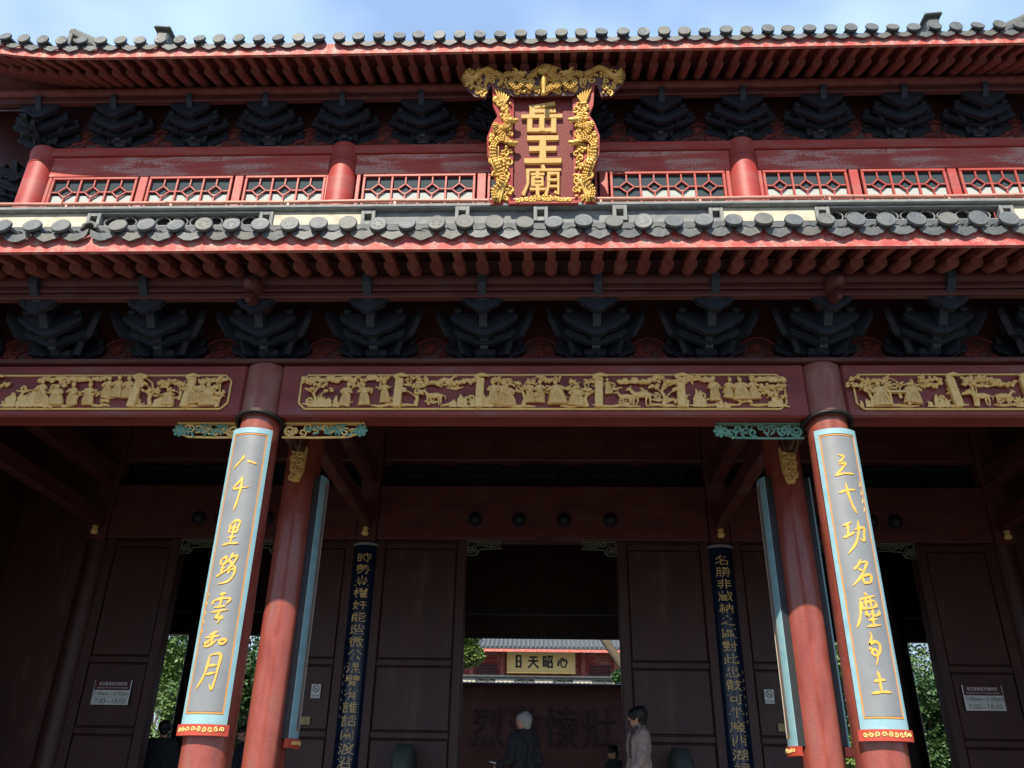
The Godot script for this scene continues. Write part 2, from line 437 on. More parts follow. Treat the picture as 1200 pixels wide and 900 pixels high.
# ---------------------------------------------------------------- writing
# strokes on a 100 x 100 square, y down; a string entry places another form in a box
var forms := {
	"kou": [[12, 15, 12, 88], [12, 15, 88, 15, 88, 88], [12, 82, 88, 82]],
	"sun": [[18, 5, 18, 97], [18, 5, 82, 5, 82, 97], [18, 48, 82, 48], [18, 92, 82, 92]],
	"moon": [[24, 4, 22, 60, 6, 98], [24, 4, 84, 4, 84, 96, 66, 90], [24, 34, 84, 34], [24, 62, 84, 62]],
	"earth": [[15, 42, 85, 42], [50, 8, 50, 90], [4, 90, 96, 90]],
	"water": [[30, 5, 70, 20], [10, 36, 52, 50], [10, 96, 72, 60]],
	"say": [[45, 0, 55, 8], [5, 18, 95, 18], [20, 34, 80, 34], [20, 50, 80, 50], [20, 66, 20, 98], [20, 66, 80, 66, 80, 98], [20, 94, 80, 94]],
	"bird": [[32, 2, 8, 42], [22, 28, 22, 98], [58, 2, 66, 16], [22, 22, 92, 22], [22, 46, 88, 46], [22, 70, 88, 70], [22, 94, 96, 94], [56, 22, 56, 94]],
	"woman": [[46, 2, 20, 60, 78, 98], [76, 28, 56, 70, 10, 96], [2, 34, 98, 34]],
	"dry": [[14, 16, 86, 16], [2, 50, 98, 50], [50, 16, 50, 98]],
	"tap": [[40, 0, 12, 36], [26, 22, 98, 22], [78, 24, 56, 62, 4, 98], [20, 38, 56, 74, 98, 98]],
	"shelter": [[50, 0, 56, 9], [8, 13, 96, 13], [10, 13, 10, 60, 0, 98]],
	"岳": [[80, 2, 22, 14], [26, 12, 26, 46], [26, 27, 82, 27], [62, 27, 62, 46], [2, 46, 98, 46], [50, 46, 50, 92], [20, 60, 20, 94], [20, 92, 80, 92], [80, 58, 80, 97]],
	"王": [[10, 8, 90, 8], [16, 48, 84, 48], [50, 8, 50, 92], [2, 93, 98, 93]],
	"廟": [[52, 0, 55, 10], [10, 14, 98, 14], [12, 14, 12, 62, 0, 98], [22, 29, 54, 29], [38, 21, 38, 40], [26, 41, 26, 68], [26, 41, 51, 41, 51, 68], [26, 54, 51, 54], [26, 67, 51, 67], [20, 81, 57, 81], [38, 67, 38, 99], ["moon", 58, 24, 100, 100]],
	"時": [["sun", 0, 10, 34, 90], [44, 18, 96, 18], [70, 4, 70, 36], [38, 36, 100, 36], [40, 58, 100, 58], [80, 46, 80, 96, 68, 90], [50, 68, 60, 80]],
	"勢": [[8, 8, 48, 8], [28, 0, 28, 20], [2, 20, 54, 20], [20, 24, 6, 36], [34, 24, 48, 34], [8, 42, 48, 42], [28, 34, 28, 54], [2, 56, 54, 56], [56, 16, 86, 16, 84, 50, 98, 56], [70, 2, 66, 30, 52, 56], [58, 30, 72, 42], [12, 70, 84, 70, 80, 98, 68, 94], [46, 58, 40, 80, 12, 98]],
	"豈": [[50, 0, 50, 32], [22, 12, 22, 34, 78, 34], [78, 12, 78, 36], [8, 46, 92, 46], [24, 56, 24, 76], [24, 56, 76, 56, 76, 76], [24, 74, 76, 74], [30, 80, 38, 92], [70, 80, 62, 92], [2, 97, 98, 97]],
	"權": [[0, 28, 36, 28], [18, 2, 18, 98], [18, 30, 0, 66], [20, 34, 36, 56], [40, 10, 98, 10], [54, 2, 54, 18], [84, 2, 84, 18], [44, 24, 44, 38], [44, 24, 64, 24, 64, 38, 44, 38], [74, 24, 74, 38], [74, 24, 94, 24, 94, 38, 74, 38], ["bird", 42, 44, 98, 98]],
	"奸": [["woman", 0, 5, 46, 95], ["dry", 50, 5, 100, 95]],
	"能": [[24, 0, 4, 22, 40, 20], [34, 10, 42, 26], [6, 34, 6, 98], [6, 34, 40, 34, 40, 96, 30, 92], [6, 54, 40, 54], [6, 72, 40, 72], [92, 6, 60, 20], [58, 0, 58, 40, 98, 38, 98, 28], [92, 54, 60, 68], [58, 50, 58, 94, 98, 92, 98, 80]],
	"造": [[40, 2, 28, 18], [30, 14, 92, 14], [62, 0, 62, 34], [24, 34, 98, 34], [38, 46, 38, 70], [38, 46, 88, 46, 88, 70], [38, 68, 88, 68], [8, 6, 18, 16], [4, 34, 18, 34, 8, 58, 18, 76], [2, 90, 18, 78, 40, 92, 98, 94]],
	"微": [[24, 0, 2, 24], [26, 22, 2, 50], [16, 40, 16, 98], [34, 8, 34, 24, 60, 24], [47, 2, 47, 24], [60, 8, 60, 26], [32, 36, 62, 36], [36, 50, 34, 80, 28, 92], [36, 50, 58, 50, 58, 84, 64, 84], ["tap", 62, 0, 100, 100]],
	"公": [[36, 4, 4, 44], [62, 4, 98, 44], [50, 44, 20, 90, 80, 84], [68, 66, 88, 98]],
	"涅": [["water", 0, 0, 28, 100], ["sun", 40, 4, 90, 46], ["earth", 34, 50, 98, 98]],
	"臂": [[6, 2, 44, 2, 44, 20], [6, 20, 44, 20], [8, 2, 6, 40, 0, 56], [14, 30, 14, 46], [14, 30, 42, 30, 42, 46, 14, 46], [70, 0, 76, 6], [54, 10, 98, 10], [64, 14, 68, 22], [88, 14, 84, 22], [50, 26, 100, 26], [56, 40, 96, 40], [76, 26, 76, 54], ["moon", 22, 58, 78, 100]],
	"有": [[6, 18, 94, 18], [48, 0, 34, 36, 4, 62], ["moon", 30, 38, 86, 100]],
	"誰": [["say", 0, 0, 42, 100], ["bird", 46, 0, 100, 100]],
	"話": [["say", 0, 0, 42, 100], [94, 4, 54, 12], [46, 30, 100, 30], [74, 10, 74, 56], [54, 56, 54, 94], [54, 56, 94, 56, 94, 94], [54, 92, 94, 92]],
	"南": [[10, 14, 90, 14], [50, 0, 50, 32], [10, 32, 10, 98], [10, 32, 90, 32, 90, 94, 78, 94], [34, 42, 40, 50], [66, 42, 60, 50], [28, 56, 72, 56], [24, 72, 76, 72], [50, 56, 50, 94]],
	"渡": [["water", 0, 0, 26, 100], [64, 0, 68, 8], [36, 12, 100, 12], [38, 12, 36, 60, 26, 98], [42, 30, 98, 30], [56, 20, 56, 48], [82, 20, 82, 48], [56, 46, 82, 46], [46, 60, 88, 60, 70, 84, 40, 100], [52, 62, 72, 84, 100, 98]],
	"君": [[20, 4, 80, 4, 80, 40], [4, 22, 96, 22], [20, 40, 80, 40], [50, 4, 36, 50, 4, 90], [32, 56, 32, 98], [32, 56, 84, 56, 84, 98], [32, 94, 84, 94]],
	"名": [[44, 0, 8, 40], [30, 14, 80, 14, 50, 56, 4, 84], [30, 32, 46, 46], [38, 58, 38, 98], [38, 58, 88, 58, 88, 98], [38, 94, 88, 94]],
	"勝": [["moon", 0, 4, 36, 98], [52, 2, 60, 14], [86, 2, 78, 14], [46, 20, 96, 20], [42, 38, 100, 38], [68, 6, 62, 40, 42, 64], [70, 40, 98, 60], [48, 68, 88, 68, 84, 98, 74, 94], [64, 56, 56, 84, 40, 100]],
	"非": [[40, 2, 40, 70, 20, 98], [8, 20, 40, 20], [8, 44, 40, 44], [4, 70, 40, 68], [62, 2, 62, 98], [62, 20, 94, 20], [62, 44, 94, 44], [62, 70, 98, 70]],
	"藏": [[4, 10, 96, 10], [32, 2, 32, 20], [68, 2, 68, 20], [6, 30, 98, 30], [14, 30, 12, 70, 2, 98], [24, 44, 24, 92], [24, 44, 62, 44], [24, 60, 58, 60], [24, 76, 58, 76], [24, 92, 62, 92], [42, 44, 42, 60], [56, 60, 56, 76], [42, 76, 42, 92], [72, 20, 78, 60, 98, 98], [92, 46, 76, 80, 58, 98], [84, 16, 94, 24]],
	"納": [[24, 2, 8, 22, 24, 24], [34, 18, 6, 48, 36, 46], [20, 48, 20, 98], [8, 62, 2, 84], [32, 60, 38, 80], [50, 26, 50, 98], [50, 26, 94, 26, 94, 94, 84, 92], [72, 4, 70, 40, 54, 70], [72, 40, 88, 64]],
	"之": [[46, 0, 54, 12], [16, 26, 80, 26, 30, 70], [4, 84, 26, 70, 50, 90, 98, 92]],
	"區": [[6, 6, 96, 6], [8, 6, 8, 94], [8, 94, 98, 94], ["kou", 34, 16, 74, 42], ["kou", 18, 50, 48, 84], ["kou", 54, 50, 86, 84]],
	"對": [[16, 2, 16, 22], [30, 2, 30, 22], [4, 6, 10, 20], [42, 4, 36, 20], [0, 26, 48, 26], [12, 32, 18, 42], [38, 32, 32, 42], [4, 46, 46, 46], [6, 64, 44, 64], [25, 46, 25, 90], [0, 94, 50, 88], [56, 34, 100, 34], [82, 4, 82, 96, 70, 90], [60, 50, 70, 66]],
	"此": [[26, 4, 26, 84], [26, 40, 50, 40], [8, 36, 8, 88], [0, 92, 52, 82], [94, 22, 64, 40], [62, 4, 62, 90, 98, 88, 98, 72]],
	"忠": [[22, 10, 22, 36], [22, 10, 80, 10, 80, 36], [22, 34, 80, 34], [50, 0, 50, 54], [12, 66, 4, 90], [26, 60, 30, 92, 76, 94, 80, 80], [48, 58, 56, 74], [82, 60, 96, 82]],
	"骸": [[10, 2, 10, 26], [10, 2, 38, 2, 38, 26], [22, 14, 38, 14], [2, 28, 2, 40], [2, 28, 46, 28, 44, 40], [10, 44, 10, 98], [10, 44, 40, 44, 40, 96], [10, 60, 40, 60], [10, 76, 40, 76], [70, 0, 74, 10], [50, 16, 100, 16], [74, 18, 58, 40, 84, 38], [86, 40, 52, 92], [72, 66, 98, 98]],
	"可": [[2, 12, 98, 12], [20, 34, 20, 70], [20, 34, 58, 34, 58, 70], [20, 68, 58, 68], [82, 12, 82, 96, 64, 92]],
	"半": [[26, 6, 36, 24], [76, 6, 64, 24], [14, 34, 86, 34], [2, 60, 98, 60], [50, 2, 50, 98]],
	"廢": [["shelter", 0, 0, 100, 100], [24, 22, 46, 22, 20, 46], [56, 18, 94, 46], [84, 18, 68, 30], [30, 46, 50, 46], [30, 58, 50, 58, 46, 72], [28, 46, 28, 70, 50, 72, 44, 96], [62, 44, 58, 62], [62, 44, 84, 44, 86, 60], [56, 68, 90, 68, 60, 98], [62, 72, 94, 98]],
	"西": [[4, 8, 96, 8], [10, 30, 10, 96], [10, 30, 90, 30, 90, 96], [10, 92, 90, 92], [38, 8, 36, 50, 24, 70], [64, 8, 64, 60, 82, 62]],
	"湖": [["water", 0, 0, 24, 100], [28, 24, 60, 24], [44, 4, 44, 48], [32, 50, 32, 88], [32, 50, 58, 50, 58, 88], [32, 86, 58, 86], ["moon", 62, 6, 100, 98]],
	"祠": [[20, 2, 28, 12], [4, 24, 40, 24, 6, 62], [22, 46, 22, 98], [28, 52, 40, 66], [50, 6, 96, 6, 96, 96, 82, 90], [50, 28, 84, 28], [54, 46, 54, 78], [54, 46, 82, 46, 82, 78], [54, 76, 82, 76]],
	"心": [[14, 42, 4, 80], [34, 24, 34, 78, 44, 92, 78, 92, 86, 66], [52, 22, 62, 44], [80, 30, 96, 58]],
	"昭": [["sun", 0, 6, 36, 90], [48, 8, 92, 8, 88, 44, 76, 40], [66, 8, 62, 30, 44, 48], [52, 56, 52, 96], [52, 56, 92, 56, 92, 96], [52, 92, 92, 92]],
	"天": [[12, 14, 88, 14], [4, 44, 96, 44], [50, 14, 44, 60, 4, 98], [52, 46, 66, 74, 98, 98]],
	"日": [["sun", 10, 0, 90, 100]],
	"壯": [[14, 6, 14, 44], [2, 44, 40, 44], [38, 2, 38, 98], [16, 46, 14, 80, 2, 98], [50, 34, 100, 34], [76, 4, 76, 90], [54, 90, 98, 90]],
	"懷": [[14, 0, 14, 98], [2, 26, 4, 48], [24, 22, 28, 38], [36, 10, 98, 10], [66, 0, 66, 22], [40, 26, 40, 44], [40, 26, 94, 26, 94, 44], [40, 42, 94, 42], [58, 28, 58, 42], [76, 28, 76, 42], [66, 46, 66, 60], [48, 50, 58, 58], [88, 48, 76, 58], [36, 64, 98, 64], [62, 64, 34, 92], [52, 76, 52, 98, 66, 90], [66, 66, 98, 98], [86, 70, 74, 80]],
	"激": [["water", 0, 0, 24, 100], [44, 0, 38, 10], [32, 12, 32, 40], [32, 12, 56, 12, 56, 40], [32, 26, 56, 26], [32, 40, 56, 40], [42, 44, 46, 50], [26, 54, 62, 54], [40, 54, 38, 76, 28, 98], [40, 68, 58, 68, 56, 94, 48, 92], ["tap", 62, 0, 100, 100]],
	"烈": [[4, 8, 50, 8], [26, 8, 6, 42], [16, 24, 44, 24, 34, 50, 6, 68], [20, 34, 30, 44], [64, 12, 64, 48], [88, 2, 88, 68, 78, 64], [14, 78, 4, 98], [36, 80, 40, 94], [60, 80, 64, 94], [80, 78, 96, 98]],
	"庙": [["shelter", 0, 0, 100, 100], [30, 36, 30, 94], [30, 36, 86, 36, 86, 94], [30, 64, 86, 64], [30, 92, 86, 92], [58, 22, 58, 92]],
	"景": [["sun", 24, 0, 76, 36], [4, 46, 96, 46], [28, 56, 28, 74], [28, 56, 72, 56, 72, 74], [28, 72, 72, 72], [50, 74, 50, 98, 40, 94], [26, 80, 8, 96], [72, 80, 92, 96]],
	"区": [[6, 8, 94, 8], [8, 8, 8, 94, 96, 94], [76, 20, 26, 80], [28, 26, 80, 78]],
	"开": [[10, 10, 90, 10], [2, 46, 98, 46], [32, 10, 30, 60, 10, 98], [70, 10, 70, 98]],
	"放": [[24, 2, 30, 12], [2, 22, 50, 22], [22, 22, 20, 60, 4, 96], [22, 46, 44, 46, 40, 92, 30, 90], ["tap", 50, 0, 100, 100]],
	"时": [["sun", 0, 8, 36, 90], [44, 26, 100, 26], [80, 4, 80, 96, 66, 90], [54, 46, 66, 64]],
	"间": [[10, 4, 18, 14], [10, 22, 10, 98], [30, 8, 92, 8, 92, 96, 80, 94], ["sun", 30, 32, 72, 84]],
	# running hand of the two tall boards
	"run八": [[46, 4, 34, 40, 6, 96], [60, 46, 76, 50, 98, 62]],
	"run千": [[56, 0, 40, 14, 6, 34, 24, 36, 98, 30], [55, 3, 52, 40, 42, 76, 32, 100]],
	"run里": [[28, 18, 30, 34, 26, 52], [28, 20, 54, 3, 80, 6, 76, 28, 68, 48, 34, 50], [34, 34, 70, 30], [56, 10, 50, 60, 44, 94], [26, 72, 72, 66], [2, 100, 40, 94, 92, 92]],
	"run路": [[16, 22, 14, 40], [16, 24, 40, 16, 38, 36, 18, 38], [28, 38, 26, 68], [28, 52, 42, 48], [2, 76, 24, 68, 46, 58], [70, 2, 60, 20, 46, 34], [62, 16, 90, 12, 74, 38, 44, 62], [58, 26, 74, 40, 94, 50], [62, 56, 62, 68], [62, 56, 88, 54, 84, 74, 62, 92, 18, 100]],
	"run雲": [[36, 4, 70, 0], [10, 24, 6, 38], [10, 26, 50, 18, 92, 18, 76, 36], [52, 4, 48, 44], [20, 48, 76, 42], [8, 64, 88, 54], [54, 58, 44, 74, 34, 84, 58, 82, 50, 100], [60, 74, 74, 86]],
	"run和": [[58, 2, 22, 22], [4, 36, 70, 26], [42, 12, 40, 50, 36, 84], [40, 38, 22, 58, 2, 74, 16, 86, 40, 74, 60, 50], [70, 48, 72, 72], [70, 50, 98, 44, 92, 70], [72, 72, 94, 68]],
	"run月": [[42, 2, 36, 40, 24, 70, 2, 98], [42, 4, 86, 0, 84, 40, 78, 80, 70, 98, 58, 84], [40, 34, 78, 30], [36, 58, 76, 52]],
	"run三": [[34, 2, 58, 10, 46, 28, 30, 36], [30, 46, 62, 42, 40, 68, 8, 92], [4, 96, 48, 88, 98, 88]],
	"run十": [[2, 32, 50, 24, 98, 22], [46, 0, 52, 40, 66, 76, 80, 100]],
	"run功": [[6, 14, 44, 4], [26, 10, 24, 28, 20, 46], [0, 50, 26, 44, 50, 34], [48, 28, 94, 20, 92, 42, 84, 60, 66, 54], [72, 0, 68, 30, 48, 68, 8, 100]],
	"run名": [[56, 0, 40, 22, 18, 38], [46, 14, 82, 10, 62, 44, 36, 72, 2, 98], [40, 34, 54, 44], [50, 62, 54, 92], [50, 64, 92, 56, 88, 86], [52, 90, 90, 84]],
	"run塵": [[46, 0, 56, 8], [24, 20, 88, 8], [28, 18, 24, 50, 14, 80, 0, 100], [36, 30, 84, 22], [48, 16, 44, 44], [66, 14, 64, 42], [34, 30, 34, 46, 84, 40, 82, 24], [44, 52, 42, 68, 56, 62], [68, 48, 68, 66, 92, 62, 96, 50], [46, 80, 80, 76], [64, 68, 62, 96], [36, 98, 92, 92]],
	"run与": [[38, 0, 44, 16, 28, 36, 58, 30, 84, 38, 80, 60, 58, 72, 34, 66, 40, 54, 62, 58, 60, 78, 44, 100], [18, 52, 34, 48]],
	"run土": [[22, 46, 50, 40, 78, 38], [46, 0, 50, 40, 48, 92], [2, 98, 50, 92, 98, 92]],
}

func form_strokes(key: String, b := [0, 0, 100, 100]) -> Array:
	var out := []
	for s in forms[key]:
		if s[0] is String:
			var q := [b[0] + (b[2] - b[0]) * s[1] / 100.0, b[1] + (b[3] - b[1]) * s[2] / 100.0, b[0] + (b[2] - b[0]) * s[3] / 100.0, b[1] + (b[3] - b[1]) * s[4] / 100.0]
			out.append_array(form_strokes(s[0], q))
			continue
		var p := PackedVector2Array()
		for i in range(0, s.size(), 2):
			p.append(Vector2(b[0] + (b[2] - b[0]) * s[i] / 100.0, b[1] + (b[3] - b[1]) * s[i + 1] / 100.0))
		out.append(p)
	return out

func rounded(p: PackedVector2Array, k := 5) -> PackedVector2Array:
	if p.size() < 3:
		return PackedVector2Array([p[0], p[0].lerp(p[p.size() - 1], 0.33), p[0].lerp(p[p.size() - 1], 0.67), p[p.size() - 1]])
	var o := PackedVector2Array()
	for i in p.size() - 1:
		var a := p[maxi(i - 1, 0)]
		var d := p[mini(i + 2, p.size() - 1)]
		for t in k:
			o.append(p[i].cubic_interpolate(p[i + 1], a, d, float(t) / k))
	o.append(p[p.size() - 1])
	return o

func glyph(m: MB, key: String, w: float, h: float, pen: Array, d: float, xf: Transform3D, R := 0.0, brush := false) -> void:
	var lift := 0
	for s in form_strokes(key):
		var p := PackedVector2Array()
		for q in s:
			p.append(Vector2((q.x - 50.0) / 100.0 * w, (50.0 - q.y) / 100.0 * h))
		var pw := pen
		if brush:
			p = rounded(p)
		elif pen.size() == 2:
			# regular script: crossing strokes a little thinner than the downstrokes
			var e: Vector2 = (p[p.size() - 1] - p[0]).abs()
			var f: float = pen[0] if e.x > e.y else pen[1]
			pw = [f * 1.2, f * 0.84, f * 0.8, f * 1.15]
		m.stroke(p, pw, d + 0.0004 * (lift % 7) * d / 0.01, xf, R)
		lift += 1

# ---------------------------------------------------------------- the gate
const BX := [-7.7, -6.525, -5.35, -4.175, -3.0, -1.8, -0.6, 0.6, 1.8, 3.0, 4.175, 5.35, 6.525, 7.7]
var gate: Node3D

func boxed(called: String, x0: float, x1: float, y0: float, y1: float, z0: float, z1: float, m: String, parent: Node, ch := 0.012) -> MeshInstance3D:
	var b := MB.new()
	b.box(Vector3.ZERO, Vector3(x1 - x0, y1 - y0, z1 - z0), Basis.IDENTITY, ch)
	return part(called, b, mt[m], parent, T((x0 + x1) / 2, (y0 + y1) / 2, (z0 + z1) / 2))

func arcbox(m: MB, a0: float, a1: float, y0: float, y1: float, r0: float, r1: float, seg := 8) -> void:
	var i0 := PackedVector3Array(); var i1 := PackedVector3Array(); var o0 := PackedVector3Array(); var o1 := PackedVector3Array()
	for k in seg + 1:
		var a := lerpf(a0, a1, float(k) / seg)
		var d := Vector3(sin(a), 0, cos(a))
		i0.append(d * r0 + Vector3.UP * y0); i1.append(d * r0 + Vector3.UP * y1)
		o0.append(d * r1 + Vector3.UP * y0); o1.append(d * r1 + Vector3.UP * y1)
	m.grid([o1, o0]); m.grid([i0, i1]); m.grid([i1, o1]); m.grid([o0, i0])
	m.quad(i0[0], i1[0], o1[0], o0[0])
	m.quad(o0[seg], o1[seg], i1[seg], i0[seg])

func spiral(c: Vector3, r: float, turns: float, start: float, dirn := 1.0, stepn := 14) -> Array:
	var o := []
	for k in stepn:
		var f := float(k) / (stepn - 1)
		var a := start + dirn * turns * TAU * f
		o.append(c + Vector3(cos(a), sin(a), 0) * r * (1.0 - f * 0.8))
	return o

func upturn(x: float, upper: bool) -> float:
	var e := absf(x) - (6.9 if upper else 7.6)
	return 0.0 if e < 0.0 else 0.075 * e * e + (0.04 * e if upper else 0.0)

func on_profile(prof: Array, f: float) -> Vector2:
	var k := f * (prof.size() - 1)
	var i := mini(int(k), prof.size() - 2)
	return prof[i].lerp(prof[i + 1], k - i)

func build_roof(called: String, upper: bool, prof: Array, half: float, zf: float, yf: float) -> Node3D:
	var r := node(called, gate)
	# deck boards seen from below, then the bed of tiles above
	var under := []
	var over := []
	var cols := 60
	for k in prof.size():
		var a := PackedVector3Array()
		var b := PackedVector3Array()
		for i in cols + 1:
			var x := lerpf(-half, half, float(i) / cols)
			var lift := upturn(x, upper) * maxf(0.0, 1.0 - k * 0.45)
			a.append(Vector3(x, prof[k].y - 0.085 + lift, prof[k].x - 0.075))
			b.append(Vector3(x, prof[k].y - 0.02 + lift, prof[k].x - 0.07))
		under.append(a)
		over.append(b)
	var d := MB.new()
	d.grid(under)
	part("roof_boarding", d, mt.soffit, r)
	d = MB.new()
	d.grid(over)
	d.grid([over[0], under[0]])
	part("tile_bed", d, mt.tile_dark, r)
	# fascia in lengths
	var x := -half
	while x < half - 0.1:
		var x1 := minf(x + rng.randf_range(2.0, 2.9), half)
		var f := MB.new()
		var n := 6
		for i in n:
			var xa := lerpf(x + 0.002, x1 - 0.002, float(i) / n)
			var xb := lerpf(x + 0.002, x1 - 0.002, float(i + 1) / n)
			var ya := yf + upturn(xa, upper)
			var yb := yf + upturn(xb, upper)
			var h := 0.205
			var t := 0.045
			f.qo(Vector3(xa, ya, zf), Vector3(xb, yb, zf), Vector3(xb, yb + h, zf), Vector3(xa, ya + h, zf), Vector3.BACK)
			f.qo(Vector3(xa, ya, zf - t), Vector3(xb, yb, zf - t), Vector3(xb, yb + h, zf - t), Vector3(xa, ya + h, zf - t), Vector3.FORWARD)
			f.qo(Vector3(xa, ya, zf), Vector3(xb, yb, zf), Vector3(xb, yb, zf - t), Vector3(xa, ya, zf - t), Vector3.DOWN)
			f.qo(Vector3(xa, ya + h, zf), Vector3(xb, yb + h, zf), Vector3(xb, yb + h, zf - t), Vector3(xa, ya + h, zf - t), Vector3.UP)
		part("fascia_board", f, mt.fascia, r)
		x = x1
	# tiles
	var caps := []
	for kind in 3:
		var c := MB.new()
		var xf := T(0, 0, 0, 0, PI / 2)
		var R: float = [0.092, 0.089, 0.094][kind]
		c.lathe([[0.0, 0.015], [R * 0.5, [0.017, 0.014, 0.015][kind]], [R * 0.8, 0.014], [R * 0.88, 0.0175], [R * 0.96, 0.0165], [R, 0.009], [R, -0.012]], 20, xf, false)
		for k in 7:
			# worn remains of the moulding
			c.ell(Vector3(cos(k * 2.4 + kind) * R * 0.45, sin(k * 2.4 + kind) * R * 0.45, 0.0135), Vector3(0.016, 0.009, 0.004), Basis(Vector3.BACK, k * 1.3 + kind), 6, 4)
		caps.append(c.mesh())
	var drips := []
	for kind in 2:
		var p := PackedVector2Array()
		for k in 9:
			var t := lerpf(-1, 1, k / 8.0)
			p.append(Vector2(t * 0.122, 0.035 - 0.05 * (1.0 - t * t)))
		var low := [[0.124, 0.012], [0.114, -0.036], [0.092, -0.066], [0.062, -0.078], [0.034, -0.094], [0.0, -0.108 if kind == 0 else -0.096], [-0.034, -0.094], [-0.062, -0.078], [-0.092, -0.066], [-0.114, -0.036], [-0.124, 0.012]]
		for q in low:
			p.append(Vector2(q[0], q[1]))
		var b := MB.new()
		b.prism(p, -0.008, 0.008)
		for k in b.v.size():
			b.v[k] = b.v[k] * Vector3(1.1, 1.04, 1.0)
		drips.append(b.mesh())
	var pitch := 0.291
	var nrow := int(2.0 * half / pitch)
	var row_mesh := {}
	for i in nrow + 1:
		var tx := -nrow * pitch * 0.5 + i * pitch + rng.randf_range(-0.008, 0.008)
		var ty := yf + 0.258 + upturn(tx, upper)
		var m: String = ["tile", "tile", "tile_warm"][rng.randi() % 3]
		var missing := rng.randf() < 0.035 and absf(tx) > 1.0
		if not missing:
			part("tile_cap", caps[rng.randi() % 3], mt[m], r, T(tx, ty + rng.randf_range(-0.006, 0.006), zf + 0.075 + rng.randf_range(-0.01, 0.01), rng.randf_range(-0.09, 0.09), rng.randf_range(-0.34, -0.06), rng.randf() * 6.0))
		else:
			var sh := MB.new()
			var arc := []
			for k in 7:
				arc.append(Vector3(cos(PI * k / 6.0) * 0.07, sin(PI * k / 6.0) * 0.07, 0))
			sh.tube(arc, [0.02, 0.024, 0.018, 0.022, 0.02, 0.024, 0.012], 6)
			part("broken_tile", sh, mt.tile_orange if upper else mt.tile_warm, r, T(tx, ty - 0.02, zf + 0.06))
		# barrel tiles of the row, one overlapping the next
		var b := MB.new()
		var steps := 16
		for s in steps:
			var p0 := on_profile(prof, float(s) / steps)
			var p1 := on_profile(prof, float(s + 1) / steps)
			var ra := PackedVector3Array()
			var rb := PackedVector3Array()
			var l0 := (upturn(tx, upper)) * maxf(0.0, 1.0 - s * 0.1)
			for k in 9:
				var q := PI * k / 8.0
				var oz := 0.05 if s == 0 else 0.0
				ra.append(Vector3(cos(q) * 0.083, p0.y + l0 + sin(q) * 0.083 + 0.012, p0.x + oz))
				rb.append(Vector3(cos(q) * 0.074, p1.y + l0 + sin(q) * 0.074 + 0.004, p1.x))
			b.grid([ra, rb])
		part("barrel_tile_row", b, mt[["tile", "tile_warm", "tile_dark"][i % 3]], r, T(tx, 0, 0))
		if i < nrow:
			var dx := tx + pitch * 0.5
			if rng.randf() > 0.02:
				part("drip_tile", drips[rng.randi() % 2], mt[["tile", "tile_warm", "tile"][rng.randi() % 3]], r, T(dx, yf + 0.195 + upturn(dx, upper) + rng.randf_range(-0.008, 0.008), zf + 0.045, rng.randf_range(-0.05, 0.05), rng.randf_range(-0.04, 0.14), rng.randf_range(-0.05, 0.05)))
	# two layers of rafters; near the corners the upper ones fan out
	var sp := 0.235
	var nr := int(2.0 * (half - 0.15) / sp)
	for i in nr + 1:
		var rx := -nr * sp * 0.5 + i * sp
		var xin := rx
		if upper and absf(rx) > 6.2:
			xin = signf(rx) * (6.2 + (absf(rx) - 6.2) * 0.4)
		var up := upturn(rx, upper)
		var slope := 0.36 if upper else 0.28
		var fl := MB.new()
		var far := Vector3(lerpf(rx, xin, 0.35), yf + 0.065 + up * 0.7 + 0.62 * slope * 0.8, zf - 0.62)
		fl.bar(Vector3(rx, yf + 0.035 + up, zf - 0.05), far, 0.085, 0.075, 0.006)
		part("flying_rafter", fl, mt.soffit, r)
		var ra := MB.new()
		var e0 := Vector3(lerpf(rx, xin, 0.2), yf + 0.005 + up * 0.8 + 0.3 * slope * 0.5, zf - 0.34)
		var e1 := Vector3(xin, yf + 0.005 + up * 0.2 + 0.3 * slope * 0.5 + 1.5 * slope * 1.25, zf - 1.84)
		ra.tube([e0, e1], [0.066, 0.066], 10)
		part("rafter", ra, mt.soffit, r)
	return r

